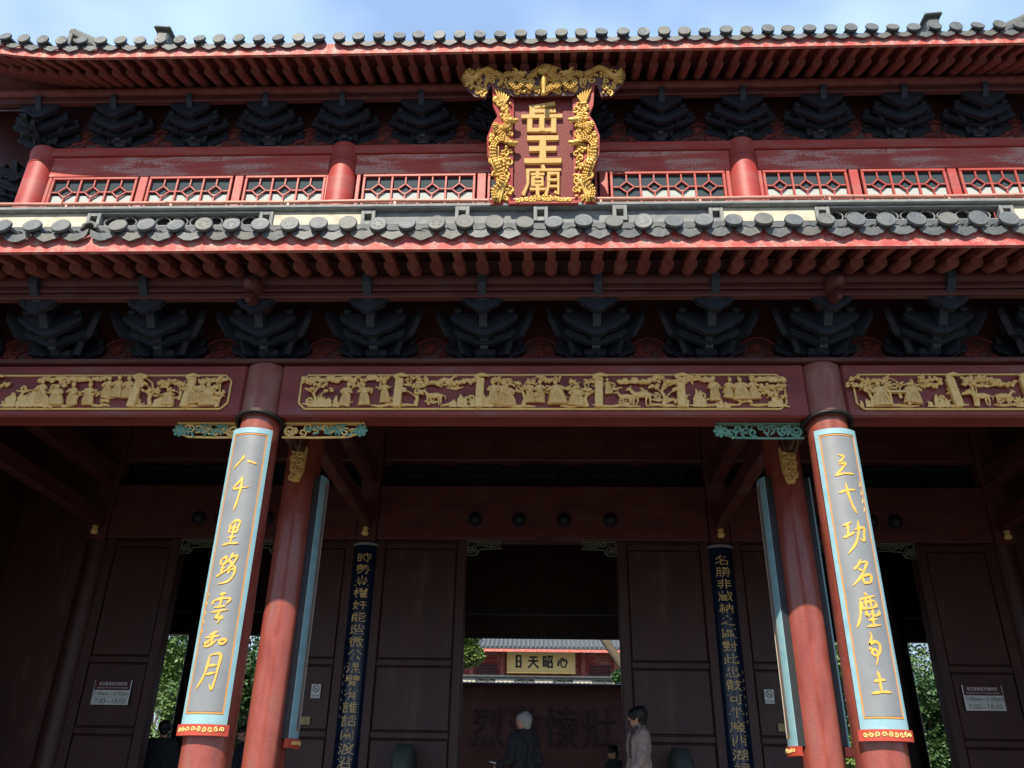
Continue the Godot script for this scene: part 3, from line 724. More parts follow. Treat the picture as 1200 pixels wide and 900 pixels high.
func bracket_proto(called: String, h: float, reach: float, at: Transform3D, slim := 1.0) -> Node3D:
	# origin: middle of the plate below; arms spread along x, tongues reach along +z
	var s := node(called, gate, at)
	var b := MB.new()
	b.lathe([[0.0, 0.0], [0.10, 0.0], [0.11, 0.05 * h], [0.16, 0.14 * h], [0.165, 0.27 * h], [0.0, 0.27 * h]], 4, T(0, 0, 0.02, PI / 4))
	part("bearing_block", b, mt.bracket_edge, s)
	var tiers := [[0.02, 0.30, 0.50], [0.34 * reach, 0.55, 0.52], [0.40 * reach + 0.1, 0.62, 0.40], [0.86 * reach, 0.86, 0.30]]
	for k in tiers.size():
		var z: float = tiers[k][0]
		var y: float = (tiers[k][1] + 0.16) * h
		var w: float = tiers[k][2] * slim
		var p := PackedVector2Array([Vector2(-w, 0), Vector2(-w - 0.015, -0.035), Vector2(-w + 0.01, -0.075), Vector2(-0.78 * w, -0.10), Vector2(-0.62 * w, -0.145), Vector2(-0.4 * w, -0.165), Vector2(-0.2 * w, -0.205), Vector2(0, -0.215)])
		for i in range(6, -1, -1):
			p.append(Vector2(-p[i].x, p[i].y))
		for i in p.size():
			p[i].y *= 1.25
		var a := MB.new()
		a.prism(p, -0.035, 0.035)
		for e in [-1, 1]:
			# carved rib along the lower edge and the little block that carries the next tier
			a.tube([Vector3(e * 0.1, -0.18, 0.035), Vector3(e * w * 0.5, -0.135, 0.037), Vector3(e * w * 0.85, -0.07, 0.035), Vector3(e * w * 0.97, -0.03, 0.03)], [0.012], 5)
			a.lathe([[0.0, -0.002], [0.045, -0.002], [0.068, 0.035], [0.07, 0.075], [0.0, 0.075]], 4, T(e * (w - 0.07), 0, 0, PI / 4))
		a.lathe([[0.0, -0.002], [0.045, -0.002], [0.068, 0.035], [0.07, 0.075], [0.0, 0.075]], 4, T(0, 0, 0, PI / 4))
		part("bracket_arm", a, mt.bracket, s, T(0, y, z))
	for k in 3:
		var L: float = [0.42, 0.74, 1.04][k] * reach
		var y: float = [0.30, 0.58, 0.86][k] * h
		# side profile in (z, y): upturned beak
		var p := PackedVector2Array([Vector2(-0.06, 0.10), Vector2(L * 0.55, 0.10), Vector2(L * 0.85, 0.13), Vector2(L + 0.04, 0.17), Vector2(L + 0.02, 0.08), Vector2(L * 0.95, 0.01), Vector2(L * 0.82, -0.09), Vector2(L * 0.6, -0.10), Vector2(L * 0.45, -0.05), Vector2(-0.06, -0.05)])
		var a := MB.new()
		a.prism(p, -0.042, 0.042, Transform3D(Basis(Vector3(0, 0, 1), Vector3(0, 1, 0), Vector3(-1, 0, 0)), Vector3.ZERO))
		part("bracket_tongue", a, mt.bracket_edge, s, T(0, y, 0))
		if k < 2:
			for e in [-1, 1]:
				var dg := MB.new()
				dg.prism(p, -0.03, 0.03, Transform3D(Basis(Vector3(0, 0, 1), Vector3(0, 1, 0), Vector3(-1, 0, 0)), Vector3.ZERO))
				part("diagonal_arm", dg, mt.bracket, s, T(e * 0.03, y - 0.02, 0.0, e * 0.82))
	return s

func fret_panel(w: float, h: float) -> Array:
	# mound-shaped pierced panel between two bracket sets
	var m := MB.new()
	var p := PackedVector2Array([Vector2(-w, 0), Vector2(w, 0)])
	for k in 9:
		var t := lerpf(1, -1, k / 8.0)
		p.append(Vector2(t * w * (0.98 - 0.1 * (1 - t * t)), h * (0.18 + 0.82 * pow(cos(t * PI * 0.48), 1.3))))
	var plate := MB.new()
	plate.prism(p, -0.012, 0.0)
	for k in 34:
		var t := rng.randf_range(-0.85, 0.85)
		var y := rng.randf_range(0.12, 0.75) * h * (1.0 - 0.6 * absf(t))
		m.tube(spiral(Vector3(t * w, y, 0.012), rng.randf_range(0.03, 0.06), 1.3, rng.randf() * 6.0, -1.0 if k % 2 else 1.0, 9), [0.011], 5)
	for k in 8:
		var a := p[2 + k]
		var b := p[3 + k]
		m.tube([Vector3(a.x, a.y, 0.005), Vector3(b.x, b.y, 0.005)], [0.018], 5)
	return [plate.mesh(), m.mesh()]

func column(x: float, z: float, y0: float, y1: float, r0: float, r1: float, m: String, called := "column") -> void:
	var b := MB.new()
	b.lathe([[r0, y0], [r0, lerpf(y0, y1, 0.3)], [lerpf(r0, r1, 0.6), lerpf(y0, y1, 0.7)], [r1, y1]], 32, Transform3D.IDENTITY, false)
	part(called, b, mt[m], gate, T(x, 0, z))

func build_gate_body() -> void:
	for x in [-7.7, -3.0, 3.0, 7.7]:
		column(x, 0.0, 0.45, 5.02, 0.225, 0.2, "column", "front_column")
		column(x, -1.7, 0.45, 7.3, 0.225, 0.21, "column", "second_column")
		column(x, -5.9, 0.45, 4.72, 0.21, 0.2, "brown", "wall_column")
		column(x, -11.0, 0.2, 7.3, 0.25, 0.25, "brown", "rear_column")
		column(x, -1.7, 7.9, 9.72, 0.22, 0.215, "red", "upper_column")
		for z in [0.0, -1.7, -5.9]:
			var b := MB.new()
			b.lathe([[0.0, 0.45], [0.27, 0.45], [0.33, 0.39], [0.34, 0.32], [0.3, 0.26], [0.36, 0.26], [0.36, 0.2]], 24, Transform3D.IDENTITY, false)
			part("column_base", b, mt.stone, gate, T(x, 0, z))
		var cl := MB.new()
		cl.lathe([[0.2, 4.40], [0.224, 4.405], [0.222, 5.0], [0.2, 5.018]], 32, Transform3D.IDENTITY, false)
		part("column_head", cl, mt.dusty, gate, T(x, 0, 0))
		var hoop := MB.new()
		var pts := []
		for k in 25:
			pts.append(Vector3(cos(TAU * k / 24) * 0.245, 0.05 * sin(TAU * k / 24), sin(TAU * k / 24) * 0.245))
		hoop.tube(pts, [0.026], 6)
		part("iron_hoop", hoop, mt.iron, gate, T(x, 4.37, 0.0))
		# rounded line where the shaft of the upper column was spliced
		var ring := MB.new()
		ring.lathe([[0.221, -0.012], [0.226, 0.0], [0.221, 0.012]], 32)
		part("splice_ring", ring, mt.red, gate, T(x, 9.42, -1.7))
	# front lintel, plate and the board behind the brackets
	for s in [[-9.0, -7.9], [-7.5, -3.195], [-2.805, 2.805], [3.195, 7.5], [7.9, 9.0]]:
		boxed("lintel", s[0], s[1], 4.404, 5.02, -0.14, 0.14, "lintel_red", gate, 0.02)
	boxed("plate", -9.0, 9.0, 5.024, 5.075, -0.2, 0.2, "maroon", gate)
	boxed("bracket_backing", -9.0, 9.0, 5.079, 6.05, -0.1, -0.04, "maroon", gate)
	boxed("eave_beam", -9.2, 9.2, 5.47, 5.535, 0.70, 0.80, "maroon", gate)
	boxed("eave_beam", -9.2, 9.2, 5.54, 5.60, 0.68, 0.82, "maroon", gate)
	var pl := MB.new()
	pl.tube([Vector3(-9.3, 0, 0), Vector3(9.3, 0, 0)], [0.095], 16)
	part("eave_purlin", pl, mt.maroon, gate, T(0, 5.685, 0.75))
	pl = MB.new()
	pl.tube([Vector3(-8.9, 0, 0), Vector3(8.9, 0, 0)], [0.085], 16)
	part("eave_purlin", pl, mt.soffit, gate, T(0, 10.46, -1.2))
	boxed("eave_beam", -8.4, 8.4, 10.25, 10.35, -1.25, -1.15, "maroon", gate)
	var proto := bracket_proto("bracket_set", 0.50, 0.84, T(BX[0], 5.08, 0.0), 0.87)
	for i in range(1, BX.size()):
		copy(proto, gate, T(BX[i], 5.08, 0.0))
	proto = bracket_proto("upper_bracket_set", 0.52, 0.50, T(BX[0], 9.74, -1.66))
	for i in range(1, BX.size()):
		copy(proto, gate, T(BX[i], 9.74, -1.66))
	for e in [-1, 1]:
		copy(proto, gate, T(e * 7.72, 9.74, -1.72, e * PI / 2))
		for k in 3:
			copy(proto, gate, T(e * 7.75, 9.74, -2.9 - k * 1.2, e * PI / 2))
	for v in 3:
		var fm := fret_panel(0.44, 0.36)
		for i in BX.size() - 1:
			if i % 3 == v:
				part("scrolls", fm[1], mt.fretwork, part("fret_panel", fm[0], mt.maroon, gate, T((BX[i] + BX[i + 1]) / 2, 5.08, -0.025)))
				part("scrolls", fm[1], mt.fretwork, part("fret_panel", fm[0], mt.maroon, gate, T((BX[i] + BX[i + 1]) / 2, 9.745, -1.63)))
	for x in [-3.0, 3.0, -7.7, 7.7]:
		var nose := MB.new()
		nose.tube([Vector3(0, 0, -0.9), Vector3(0, 0, 0.05), Vector3(0, -0.02, 0.14), Vector3(0, -0.06, 0.2)], [0.10, 0.10, 0.085, 0.04], 12)
		nose.tube([Vector3(0, -0.12, -0.05), Vector3(0, -0.14, 0.08), Vector3(0, -0.2, 0.12)], [0.06, 0.06, 0.03], 8)
		part("beam_head", nose, mt.maroon, gate, T(x, 5.56, 0.82))
	# upper storey wall
	boxed("upper_beam", -7.9, 7.9, 9.56, 9.72, -1.68, -1.56, "red", gate, 0.015)
	for s in [[-7.5, -3.2], [-2.8, 2.8], [3.2, 7.5]]:
		boxed("upper_board", s[0], s[1], 9.18, 9.557, -1.68, -1.60, "red_faded", gate, 0.008)
	boxed("bracket_backing", -7.9, 7.9, 9.723, 11.2, -1.72, -1.66, "maroon", gate)
	boxed("upper_back_wall", -7.7, 7.7, 7.3, 9.72, -2.4, -2.3, "brown", gate)
	for e in [-1, 1]:
		boxed("upper_side_wall", minf(e * 7.62, e * 7.78), maxf(e * 7.62, e * 7.78), 7.3, 11.6, -10.5, -1.75, "maroon", gate)
	for e in [-1, 1]:
		boxed("wing_wall", minf(e * 7.8, e * 10.6), maxf(e * 7.8, e * 10.6), 7.0, 12.1, -3.3, -3.15, "maroon", gate)
		boxed("wing_beam", minf(e * 7.8, e * 10.6), maxf(e * 7.8, e * 10.6), 9.56, 9.72, -3.148, -3.06, "maroon", gate)
		for q in [8.9, 10.05]:
			copy(proto, gate, T(e * q, 9.74, -3.1))
	var wins := [[-7.42, -6.10, 3], [-5.92, -4.64, 3], [-4.45, -3.22, 3], [-2.66, -0.97, 4], [-0.79, 0.83, 4], [1.02, 2.71, 4], [3.26, 4.48, 3], [4.68, 5.90, 3], [6.09, 7.32, 3]]
	for wn in wins:
		make_window(wn[0], wn[1], wn[2])
	for x in [-7.46, -6.01, -4.545, -3.19, -2.73, -0.88, 0.925, 2.755, 3.22, 4.58, 5.995, 7.37]:
		var wd := 0.13 if not absf(absf(x) - 3.0) < 0.3 and absf(x) < 7.3 else 0.06
		boxed("window_post", x - wd / 2, x + wd / 2, 8.2, 9.178, -1.67, -1.605, "red", gate, 0.008)
	boxed("upper_sill", -7.6, 7.6, 8.1, 8.36, -1.7, -1.59, "red", gate)
	# lower roof ridge against the wall: coping, plaster panels and lattice openings framed in grey
	boxed("ridge_coping", -8.6, 8.6, 8.27, 8.345, -1.50, -1.25, "grey_mortar", gate, 0.02)
	boxed("ridge_base", -8.6, 8.6, 7.86, 8.0, -1.48, -1.26, "tile_dark", gate, 0.02)
	for s in [[-8.6, -6.5], [-3.85, -2.5], [2.5, 3.85], [6.5, 8.6]]:
		boxed("plaster_panel", s[0], s[1], 8.002, 8.268, -1.45, -1.33, "plaster", gate, 0.004)
	for s in [[-6.3, -3.95], [3.95, 6.3]]:
		var f := node("lattice_opening", gate)
		boxed("recess", s[0], s[1], 8.002, 8.268, -1.47, -1.44, "ink", f, 0)
		boxed("frame_rail", s[0], s[1], 8.235, 8.266, -1.439, -1.30, "grey_mortar", f, 0.004)
		boxed("frame_rail", s[0], s[1], 8.004, 8.03, -1.439, -1.30, "grey_mortar", f, 0.004)
		var lx: float = s[0] + 0.14
		var am := MB.new()
		for e in [-1, 1]:
			var arc := []
			for k in 7:
				arc.append(Vector3(e * (0.02 + 0.09 * sin(PI * k / 6.0)), -0.1 + 0.2 * k / 6.0, 0))
			am.tube(arc, [0.011], 5, 2.4)
		var as_mesh := am.mesh()
		while lx < s[1] - 0.05:
			part("lattice_tile", as_mesh, mt.grey_mortar, f, T(lx, 8.132, -1.385))
			lx += 0.25
	boxed("ridge_panel", -2.36, 2.36, 8.002, 8.268, -1.46, -1.36, "grey_mortar", gate, 0.006)
	for x in [-6.4, -3.9, -2.44, -1.1, 0.0, 1.1, 2.44, 3.9, 6.4]:
		var f := MB.new()
		for q in [[-0.075, 0], [0.075, 0]]:
			f.box(Vector3(q[0], 0, 0), Vector3(0.05, 0.262, 0.13), Basis.IDENTITY, 0.006)
		for q in [-0.095, 0.095]:
			f.box(Vector3(0, q, 0), Vector3(0.098, 0.07, 0.126), Basis.IDENTITY, 0.004)
		f.box(Vector3(0, 0, -0.05), Vector3(0.098, 0.118, 0.01))
		part("ridge_block", f, mt.grey_mortar, gate, T(x, 8.135, -1.30 if absf(x) < 2.0 else -1.36))
	# a thin painted pipe runs above the coping in lengths
	var px := -8.3
	while px < 8.2:
		var L := rng.randf_range(1.35, 1.8)
		var p := MB.new()
		var dy := rng.randf_range(-0.012, 0.012)
		p.tube([Vector3(-L / 2 + 0.01, dy, 0), Vector3(L / 2 - 0.01, -dy, 0)], [0.027], 10)
		p.box(Vector3(-L / 2 + 0.06, -0.045, 0), Vector3(0.03, 0.09, 0.03))
		part("pipe_length", p, mt.pipe, gate, T(px + L / 2, 8.42, -1.30))
		px += L

func make_window(x0: float, x1: float, n: int) -> void:
	var w := node("window", gate)
	var y0 := 8.37
	var y1 := 9.172
	var f := MB.new()
	for s in [[x0, x1, y1 - 0.045, y1], [x0, x1, y0, y0 + 0.04], [x0, x0 + 0.04, y0 + 0.04, y1 - 0.045], [x1 - 0.04, x1, y0 + 0.04, y1 - 0.045]]:
		f.box(Vector3((s[0] + s[1]) / 2, (s[2] + s[3]) / 2, -1.625), Vector3(s[1] - s[0], s[3] - s[2], 0.05), Basis.IDENTITY, 0.006)
	part("frame", f, mt.red, w)
	var a := x0 + 0.04
	var uw := (x1 - x0 - 0.08) / n
	for k in n:
		var cx := a + (k + 0.5) * uw
		var top := y1 - 0.045
		var mid := 8.66
		var hy := (top - mid) / 2
		var c := Vector3(cx, mid + hy, -1.625)
		var l := MB.new()
		var q := [Vector3(0, hy * 0.44, 0), Vector3(uw * 0.27, 0, 0), Vector3(0, -hy * 0.44, 0), Vector3(-uw * 0.27, 0, 0)]
		for i in 4:
			var d: Vector3 = (q[i] - q[(i + 1) % 4]).normalized()
			l.bar(c + q[i] + d * 0.008, c + q[(i + 1) % 4] - d * 0.008, 0.022, 0.028, 0.003, Vector3.BACK)
		l.box(c + Vector3(0, hy * 0.72, 0), Vector3(0.02, hy * 0.56, 0.026))
		l.box(c - Vector3(0, hy * 0.72, 0), Vector3(0.02, hy * 0.56, 0.026))
		for e in [-1, 1]:
			l.box(c + Vector3(e * uw * 0.38, 0, 0), Vector3(uw * 0.23, 0.02, 0.026))
		l.box(Vector3(cx, mid - 0.012, -1.625), Vector3(uw, 0.024, 0.034))
		if k > 0:
			l.box(Vector3(cx - uw / 2, (y0 + y1) / 2, -1.625), Vector3(0.03, y1 - y0 - 0.085, 0.038), Basis.IDENTITY, 0.004)
		l.box(Vector3(cx, 8.53, -1.625), Vector3(0.02, 0.24, 0.026))
		part("lattice", l, mt.red, w)
		boxed("pane", cx - uw / 2, cx + uw / 2, mid + hy * 0.85, y1 - 0.04, -1.658, -1.65, "glass", w, 0)
		var lower_pane: String = "pale_pane" if rng.randf() < 0.85 else "glass"  # lower part of the pane is mostly paler than the upper
		boxed("pane", cx - uw / 2, cx + uw / 2, y0 + 0.04, mid + hy * 0.85 - 0.003, -1.658, -1.65, lower_pane, w, 0)

func wall_bay(x0: float, x1: float, ox0: float, ox1: float, pegs: Array) -> void:
	# wall with a doorway between two wall columns: header with pegs, bracket frieze above, panelled jamb walls
	var z1 := -5.78
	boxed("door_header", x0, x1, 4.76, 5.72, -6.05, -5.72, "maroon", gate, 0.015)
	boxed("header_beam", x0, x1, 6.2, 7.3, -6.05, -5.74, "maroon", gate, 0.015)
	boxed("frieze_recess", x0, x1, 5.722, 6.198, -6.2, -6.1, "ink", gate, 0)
	var n := int(round((x1 - x0) / 1.15))
	for k in n:
		var cx := x0 + (x1 - x0) * (k + 0.5) / n
		var m := MB.new()
		for t in 3:
			var w: float = [0.16, 0.28, 0.42][t]
			var y: float = [0.05, 0.2, 0.35][t]
			m.prism(PackedVector2Array([Vector2(-w, y + 0.09), Vector2(-w, y + 0.05), Vector2(-w * 0.6, y - 0.03), Vector2(w * 0.6, y - 0.03), Vector2(w, y + 0.05), Vector2(w, y + 0.09)]), -0.05, 0.05)
			for e in [-1, 1]:
				m.box(Vector3(e * (w - 0.05), y + 0.115, 0), Vector3(0.09, 0.05, 0.1))
		part("frieze_bracket", m, mt.bracket, gate, T(cx, 5.722, -5.95))
	for px in pegs:
		var m := MB.new()
		m.lathe([[0.0, 0.13], [0.06, 0.125], [0.09, 0.09], [0.105, 0.05], [0.12, 0.03], [0.12, -0.02]], 12, T(0, 0, 0, 0, PI / 2), false)
		part("door_peg", m, mt.bracket, gate, T(px, 5.1, -5.71))
	# jambs: frame posts, rails and recessed panels that can be told apart
	for s in [[x0, ox0], [ox1, x1]]:
		var a: float = s[0]
		var b: float = s[1]
		if b - a < 0.1:
			continue
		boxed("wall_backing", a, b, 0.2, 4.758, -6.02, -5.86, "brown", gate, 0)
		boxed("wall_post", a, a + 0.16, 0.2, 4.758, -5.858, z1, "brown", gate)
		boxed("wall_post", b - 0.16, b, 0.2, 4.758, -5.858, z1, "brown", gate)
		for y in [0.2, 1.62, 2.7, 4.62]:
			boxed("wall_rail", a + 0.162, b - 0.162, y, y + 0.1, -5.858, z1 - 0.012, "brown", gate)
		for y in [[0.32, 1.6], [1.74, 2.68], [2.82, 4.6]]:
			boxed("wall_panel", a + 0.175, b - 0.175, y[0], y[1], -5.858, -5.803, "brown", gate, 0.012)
	# carved corner pieces under the header
	for e in [-1, 1]:
		var cx: float = ox0 if e < 0 else ox1
		var m := MB.new()
		for k in 7:
			var q := Vector3(0.06 + k * 0.08, -0.07 - (0.06 if k < 2 else 0.0), 0)
			m.tube(spiral(q, 0.055, 1.2, k * 1.7, 1.0 if k % 2 else -1.0, 9), [0.013], 5)
		for k in 2:
			m.tube(spiral(Vector3(0.08 + k * 0.1, -0.19, 0), 0.05, 1.2, k * 2.0, 1.0, 9), [0.013], 5)
		m.box(Vector3(0.3, -0.012, 0), Vector3(0.6, 0.02, 0.03))
		m.tube([Vector3(0.015, -0.02, 0), Vector3(0.015, -0.26, 0), Vector3(0.16, -0.25, 0), Vector3(0.22, -0.15, 0), Vector3(0.6, -0.13, 0)], [0.014], 5)
		var t := T(cx, 4.757, -5.8)
		t.basis = Basis.from_scale(Vector3(-e, 1, 1))
		part("door_corner_carving", m, mt.muted_carving, gate, t)

func build_interior() -> void:
	wall_bay(-2.82, 2.82, -1.27, 1.27, [-1.14, -0.38, 0.38, 1.17])
	wall_bay(-7.52, -3.18, -6.22, -4.45, [-5.95, -5.55, -5.15, -4.75])
	wall_bay(3.18, 7.52, 4.45, 6.22, [4.75, 5.15, 5.55, 5.95])
	for e in [-1, 1]:
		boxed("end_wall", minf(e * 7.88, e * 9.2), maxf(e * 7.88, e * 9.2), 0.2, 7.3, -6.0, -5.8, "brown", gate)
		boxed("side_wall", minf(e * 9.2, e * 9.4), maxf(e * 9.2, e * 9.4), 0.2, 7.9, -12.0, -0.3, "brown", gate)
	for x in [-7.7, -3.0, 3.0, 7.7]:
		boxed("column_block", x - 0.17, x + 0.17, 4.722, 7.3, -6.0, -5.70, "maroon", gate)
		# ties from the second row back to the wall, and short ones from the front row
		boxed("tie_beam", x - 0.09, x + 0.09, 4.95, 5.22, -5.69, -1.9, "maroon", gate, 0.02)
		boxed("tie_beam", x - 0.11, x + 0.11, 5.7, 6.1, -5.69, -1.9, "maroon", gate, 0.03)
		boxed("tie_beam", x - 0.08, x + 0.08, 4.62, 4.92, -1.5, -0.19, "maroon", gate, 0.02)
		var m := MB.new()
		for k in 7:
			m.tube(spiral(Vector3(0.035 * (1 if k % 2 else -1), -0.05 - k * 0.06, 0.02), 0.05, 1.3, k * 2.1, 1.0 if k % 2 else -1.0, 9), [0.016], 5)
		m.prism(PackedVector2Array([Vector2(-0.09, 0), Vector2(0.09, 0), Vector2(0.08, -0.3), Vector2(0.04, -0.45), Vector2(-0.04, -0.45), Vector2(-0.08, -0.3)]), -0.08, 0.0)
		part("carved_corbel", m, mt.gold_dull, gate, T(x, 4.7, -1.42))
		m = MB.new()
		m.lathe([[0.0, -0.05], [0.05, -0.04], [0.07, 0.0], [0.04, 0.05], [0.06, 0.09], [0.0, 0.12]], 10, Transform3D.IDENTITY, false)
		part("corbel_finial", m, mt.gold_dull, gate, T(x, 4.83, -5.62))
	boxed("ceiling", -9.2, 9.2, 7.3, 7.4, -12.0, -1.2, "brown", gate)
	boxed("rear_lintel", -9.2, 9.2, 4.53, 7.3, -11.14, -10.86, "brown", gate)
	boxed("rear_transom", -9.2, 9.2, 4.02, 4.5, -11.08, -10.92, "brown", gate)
	boxed("rear_light_line", -9.2, 9.2, 4.502, 4.528, -11.1, -10.84, "grey_mortar", gate, 0)  # pale strip added to stand for a thin line of light

# pierced scroll piece under the lintel, running along +x from a column
func scroll_bracket(L: float, gilt: String, leaf: String, at: Transform3D, sd: int) -> void:
	var r := RandomNumberGenerator.new()
	r.seed = sd
	var o := node("scroll_bracket", gate, at)
	var m := MB.new()
	m.box(Vector3(L / 2, -0.008, 0), Vector3(L, 0.016, 0.05))
	m.tube([Vector3(0, -0.165, 0), Vector3(L * 0.4, -0.168, 0), Vector3(L * 0.8, -0.16, 0), Vector3(L, -0.1, 0)], [0.013], 6)
	m.tube(spiral(Vector3(0.07, -0.085, 0), 0.07, 1.6, 0.5, -1.0, 16), [0.016], 6)
	for k in 9:
		var x := 0.14 + (L - 0.2) * k / 9.0
		m.tube(spiral(Vector3(x + r.randf_range(-0.02, 0.02), -0.085 + r.randf_range(-0.035, 0.035), 0.01), r.randf_range(0.035, 0.06), 1.2, r.randf() * 6.0, 1.0 if k % 2 else -1.0, 10), [0.012], 5)
	part("scrollwork", m, mt[gilt], o)
	m = MB.new()
	for k in 26:
		var x := r.randf_range(0.14, L - 0.04)
		var a := r.randf() * 3.0
		m.ell(Vector3(x, r.randf_range(-0.145, -0.03), 0.018), Vector3(0.045, 0.013, 0.012), Basis(Vector3.BACK, a), 6, 4)
	m.ell(Vector3(L - 0.03, -0.09, 0.0), Vector3(0.055, 0.06, 0.035))
	for k in 7:
		m.ell(Vector3(L - 0.03 + 0.05 * cos(k * 0.9), -0.09 + 0.055 * sin(k * 0.9), 0.015), Vector3(0.022, 0.022, 0.02), Basis.IDENTITY, 6, 4)
	part("leaf_carving", m, mt[leaf], o)

func build_roofs() -> void:
	build_roof("lower_roof", false, [Vector2(1.44, 5.825), Vector2(0.95, 6.03), Vector2(0.4, 6.36), Vector2(-0.2, 6.82), Vector2(-0.8, 7.36), Vector2(-1.38, 7.96)], 9.3, 1.42, 5.625)
	build_roof("upper_roof", true, [Vector2(-0.37, 10.55), Vector2(-1.1, 10.92), Vector2(-2.2, 11.55), Vector2(-3.4, 12.4), Vector2(-4.6, 13.4), Vector2(-5.8, 14.6)], 10.6, -0.39, 10.35)
	# rear slope, gables and the crest close the building
	var m := MB.new()
	m.box(Vector3(0, 11.75, -9.1), Vector3(18.4, 0.16, 8.7), Basis(Vector3.RIGHT, -0.71))
	part("rear_roof", m, mt.tile_dark, gate)
	m = MB.new()
	m.box(Vector3(0, 14.8, -5.85), Vector3(15.5, 0.6, 0.4), Basis.IDENTITY, 0.05)
	part("roof_crest", m, mt.tile_dark, gate)
	for e in [-1, 1]:
		m = MB.new()
		m.prism(PackedVector2Array([Vector2(-1.3, 10.9), Vector2(-12.0, 9.4), Vector2(-5.85, 14.5)]), -0.1, 0.1, Transform3D(Basis(Vector3(0, 0, 1), Vector3(0, 1, 0), Vector3(-1, 0, 0)), Vector3(e * 8.1, 0, 0)))
		part("gable", m, mt.maroon, gate)
		# ridge ends peeping over the upper eave
		var d := Transform3D(Basis.from_scale(Vector3(e, 1, 1)), Vector3.ZERO)
		m = MB.new()
		m.bar(d * Vector3(7.15, 11.68, -1.5), d * Vector3(7.86, 12.22, -1.62), 0.30, 0.10, 0.02)
		m.bar(d * Vector3(7.15, 11.62, -1.5), d * Vector3(7.80, 12.10, -1.62), 0.22, 0.16, 0.02)
		m.box(d * Vector3(7.84, 12.0, -1.6), Vector3(0.08, 0.5, 0.26), Basis.IDENTITY, 0.01)
		m.tube([d * Vector3(7.1, 11.78, -1.5), d * Vector3(7.5, 12.04, -1.55), d * Vector3(7.9, 12.29, -1.6)], [0.07, 0.07, 0.075], 8)
		part("ridge_end", m, mt.tile_warm, gate)
		m = MB.new()
		m.box(d * Vector3(6.2, 11.75, -1.5), Vector3(0.2, 0.62, 0.3), Basis.IDENTITY, 0.03)
		m.box(d * Vector3(6.2, 12.04, -1.45), Vector3(0.28, 0.06, 0.34), Basis(Vector3.BACK, e * 0.1), 0.02)
		m.bar(d * Vector3(6.2, 11.62, -1.7), d * Vector3(6.2, 13.1, -4.4), 0.24, 0.3, 0.03)
		part("ridge_end", m, mt.tile_warm, gate)

# ---------------------------------------------------------------- gilded relief
func fig_person(h: float, lean: float, r: RandomNumberGenerator, wide := 1.0) -> MB:
	var m := MB.new()
	var q := Basis(Vector3.BACK, lean)
	var w := h * wide
	m.tube([q * Vector3(0, 0, 0.02), q * Vector3(0.01 * h, 0.2 * h, 0.025), q * Vector3(0, 0.45 * h, 0.03), q * Vector3(0, 0.62 * h, 0.03), q * Vector3(0, 0.70 * h, 0.03)], [0.21 * w, 0.185 * w, 0.14 * w, 0.15 * w, 0.06 * w], 9, 0.6)
	m.ell(q * Vector3(r.randf_range(-0.02, 0.02) * h, 0.79 * h, 0.045), Vector3(0.082, 0.095, 0.075) * h, q)
	if r.randf() < 0.7:
		m.tube([q * Vector3(0, 0.83 * h, 0.04), q * Vector3(0, 0.9 * h, 0.035), q * Vector3(-0.02 * h, 0.97 * h, 0.03)], [0.085 * h, 0.06 * h, 0.02 * h], 7)
	for e in [-1, 1]:
		var out := r.randf_range(0.5, 1.5)
		m.tube([q * Vector3(e * 0.09 * w, 0.62 * h, 0.045), q * Vector3(e * 0.17 * w, 0.48 * h, 0.055), q * Vector3(e * 0.1 * w * out, r.randf_range(0.36, 0.56) * h, 0.07)], [0.05 * h, 0.055 * h, 0.035 * h], 7)
		m.tube([q * Vector3(e * 0.03 * w, 0.42 * h, 0.075), q * Vector3(e * 0.06 * w, 0.22 * h, 0.09), q * Vector3(e * 0.1 * w, 0.02 * h, 0.085)], [0.012 * h, 0.02 * h, 0.012 * h], 5)
	m.tube([q * Vector3(0, 0.4 * h, 0.085), q * Vector3(0.01 * h, 0.02 * h, 0.1)], [0.015 * h, 0.018 * h], 5)
	return m

func fig_tree(h: float, r: RandomNumberGenerator, side := 1.0) -> MB:
	var m := MB.new()
	var p := [Vector3(0, 0, 0.02), Vector3(0.06 * h * side, 0.25 * h, 0.03), Vector3(-0.03 * h * side, 0.5 * h, 0.03), Vector3(0.08 * h * side, 0.8 * h, 0.03)]
	m.tube(p, [0.085 * h, 0.06 * h, 0.045 * h, 0.03 * h], 7, 0.8)
	for k in 5:
		var a: Vector3 = p[1 + k % 3]
		var e := a + Vector3(r.randf_range(-0.5, 0.5) * h, r.randf_range(0.08, 0.42) * h, 0.01)
		e.y = minf(e.y, h * 0.95)
		m.tube([a, a.lerp(e, 0.5) + Vector3(0, 0.05 * h, 0.01), e], [0.026 * h, 0.02 * h, 0.013 * h], 5)
		for j in 7:
			m.ell(e + Vector3(r.randf_range(-0.14, 0.14) * h, r.randf_range(-0.06, 0.06) * h, r.randf_range(0, 0.025)), Vector3(0.085, 0.042, 0.06) * h, Basis(Vector3.BACK, r.randf_range(-0.9, 0.9)), 7, 4)
	return m

func fig_rock(w: float, h: float, r: RandomNumberGenerator) -> MB:
	var m := MB.new()
	for k in 9:
		var x := r.randf_range(-0.42, 0.42)
		var hh := h * (1.0 - 1.6 * absf(x)) * r.randf_range(0.6, 1.0)
		m.tube([Vector3(x * w, 0, 0.02), Vector3((x + r.randf_range(-0.08, 0.08)) * w, hh * 0.6, 0.035), Vector3((x + r.randf_range(-0.1, 0.1)) * w, hh, 0.02)], [0.13 * w, 0.11 * w, 0.03 * w], 6, 0.5)
	return m

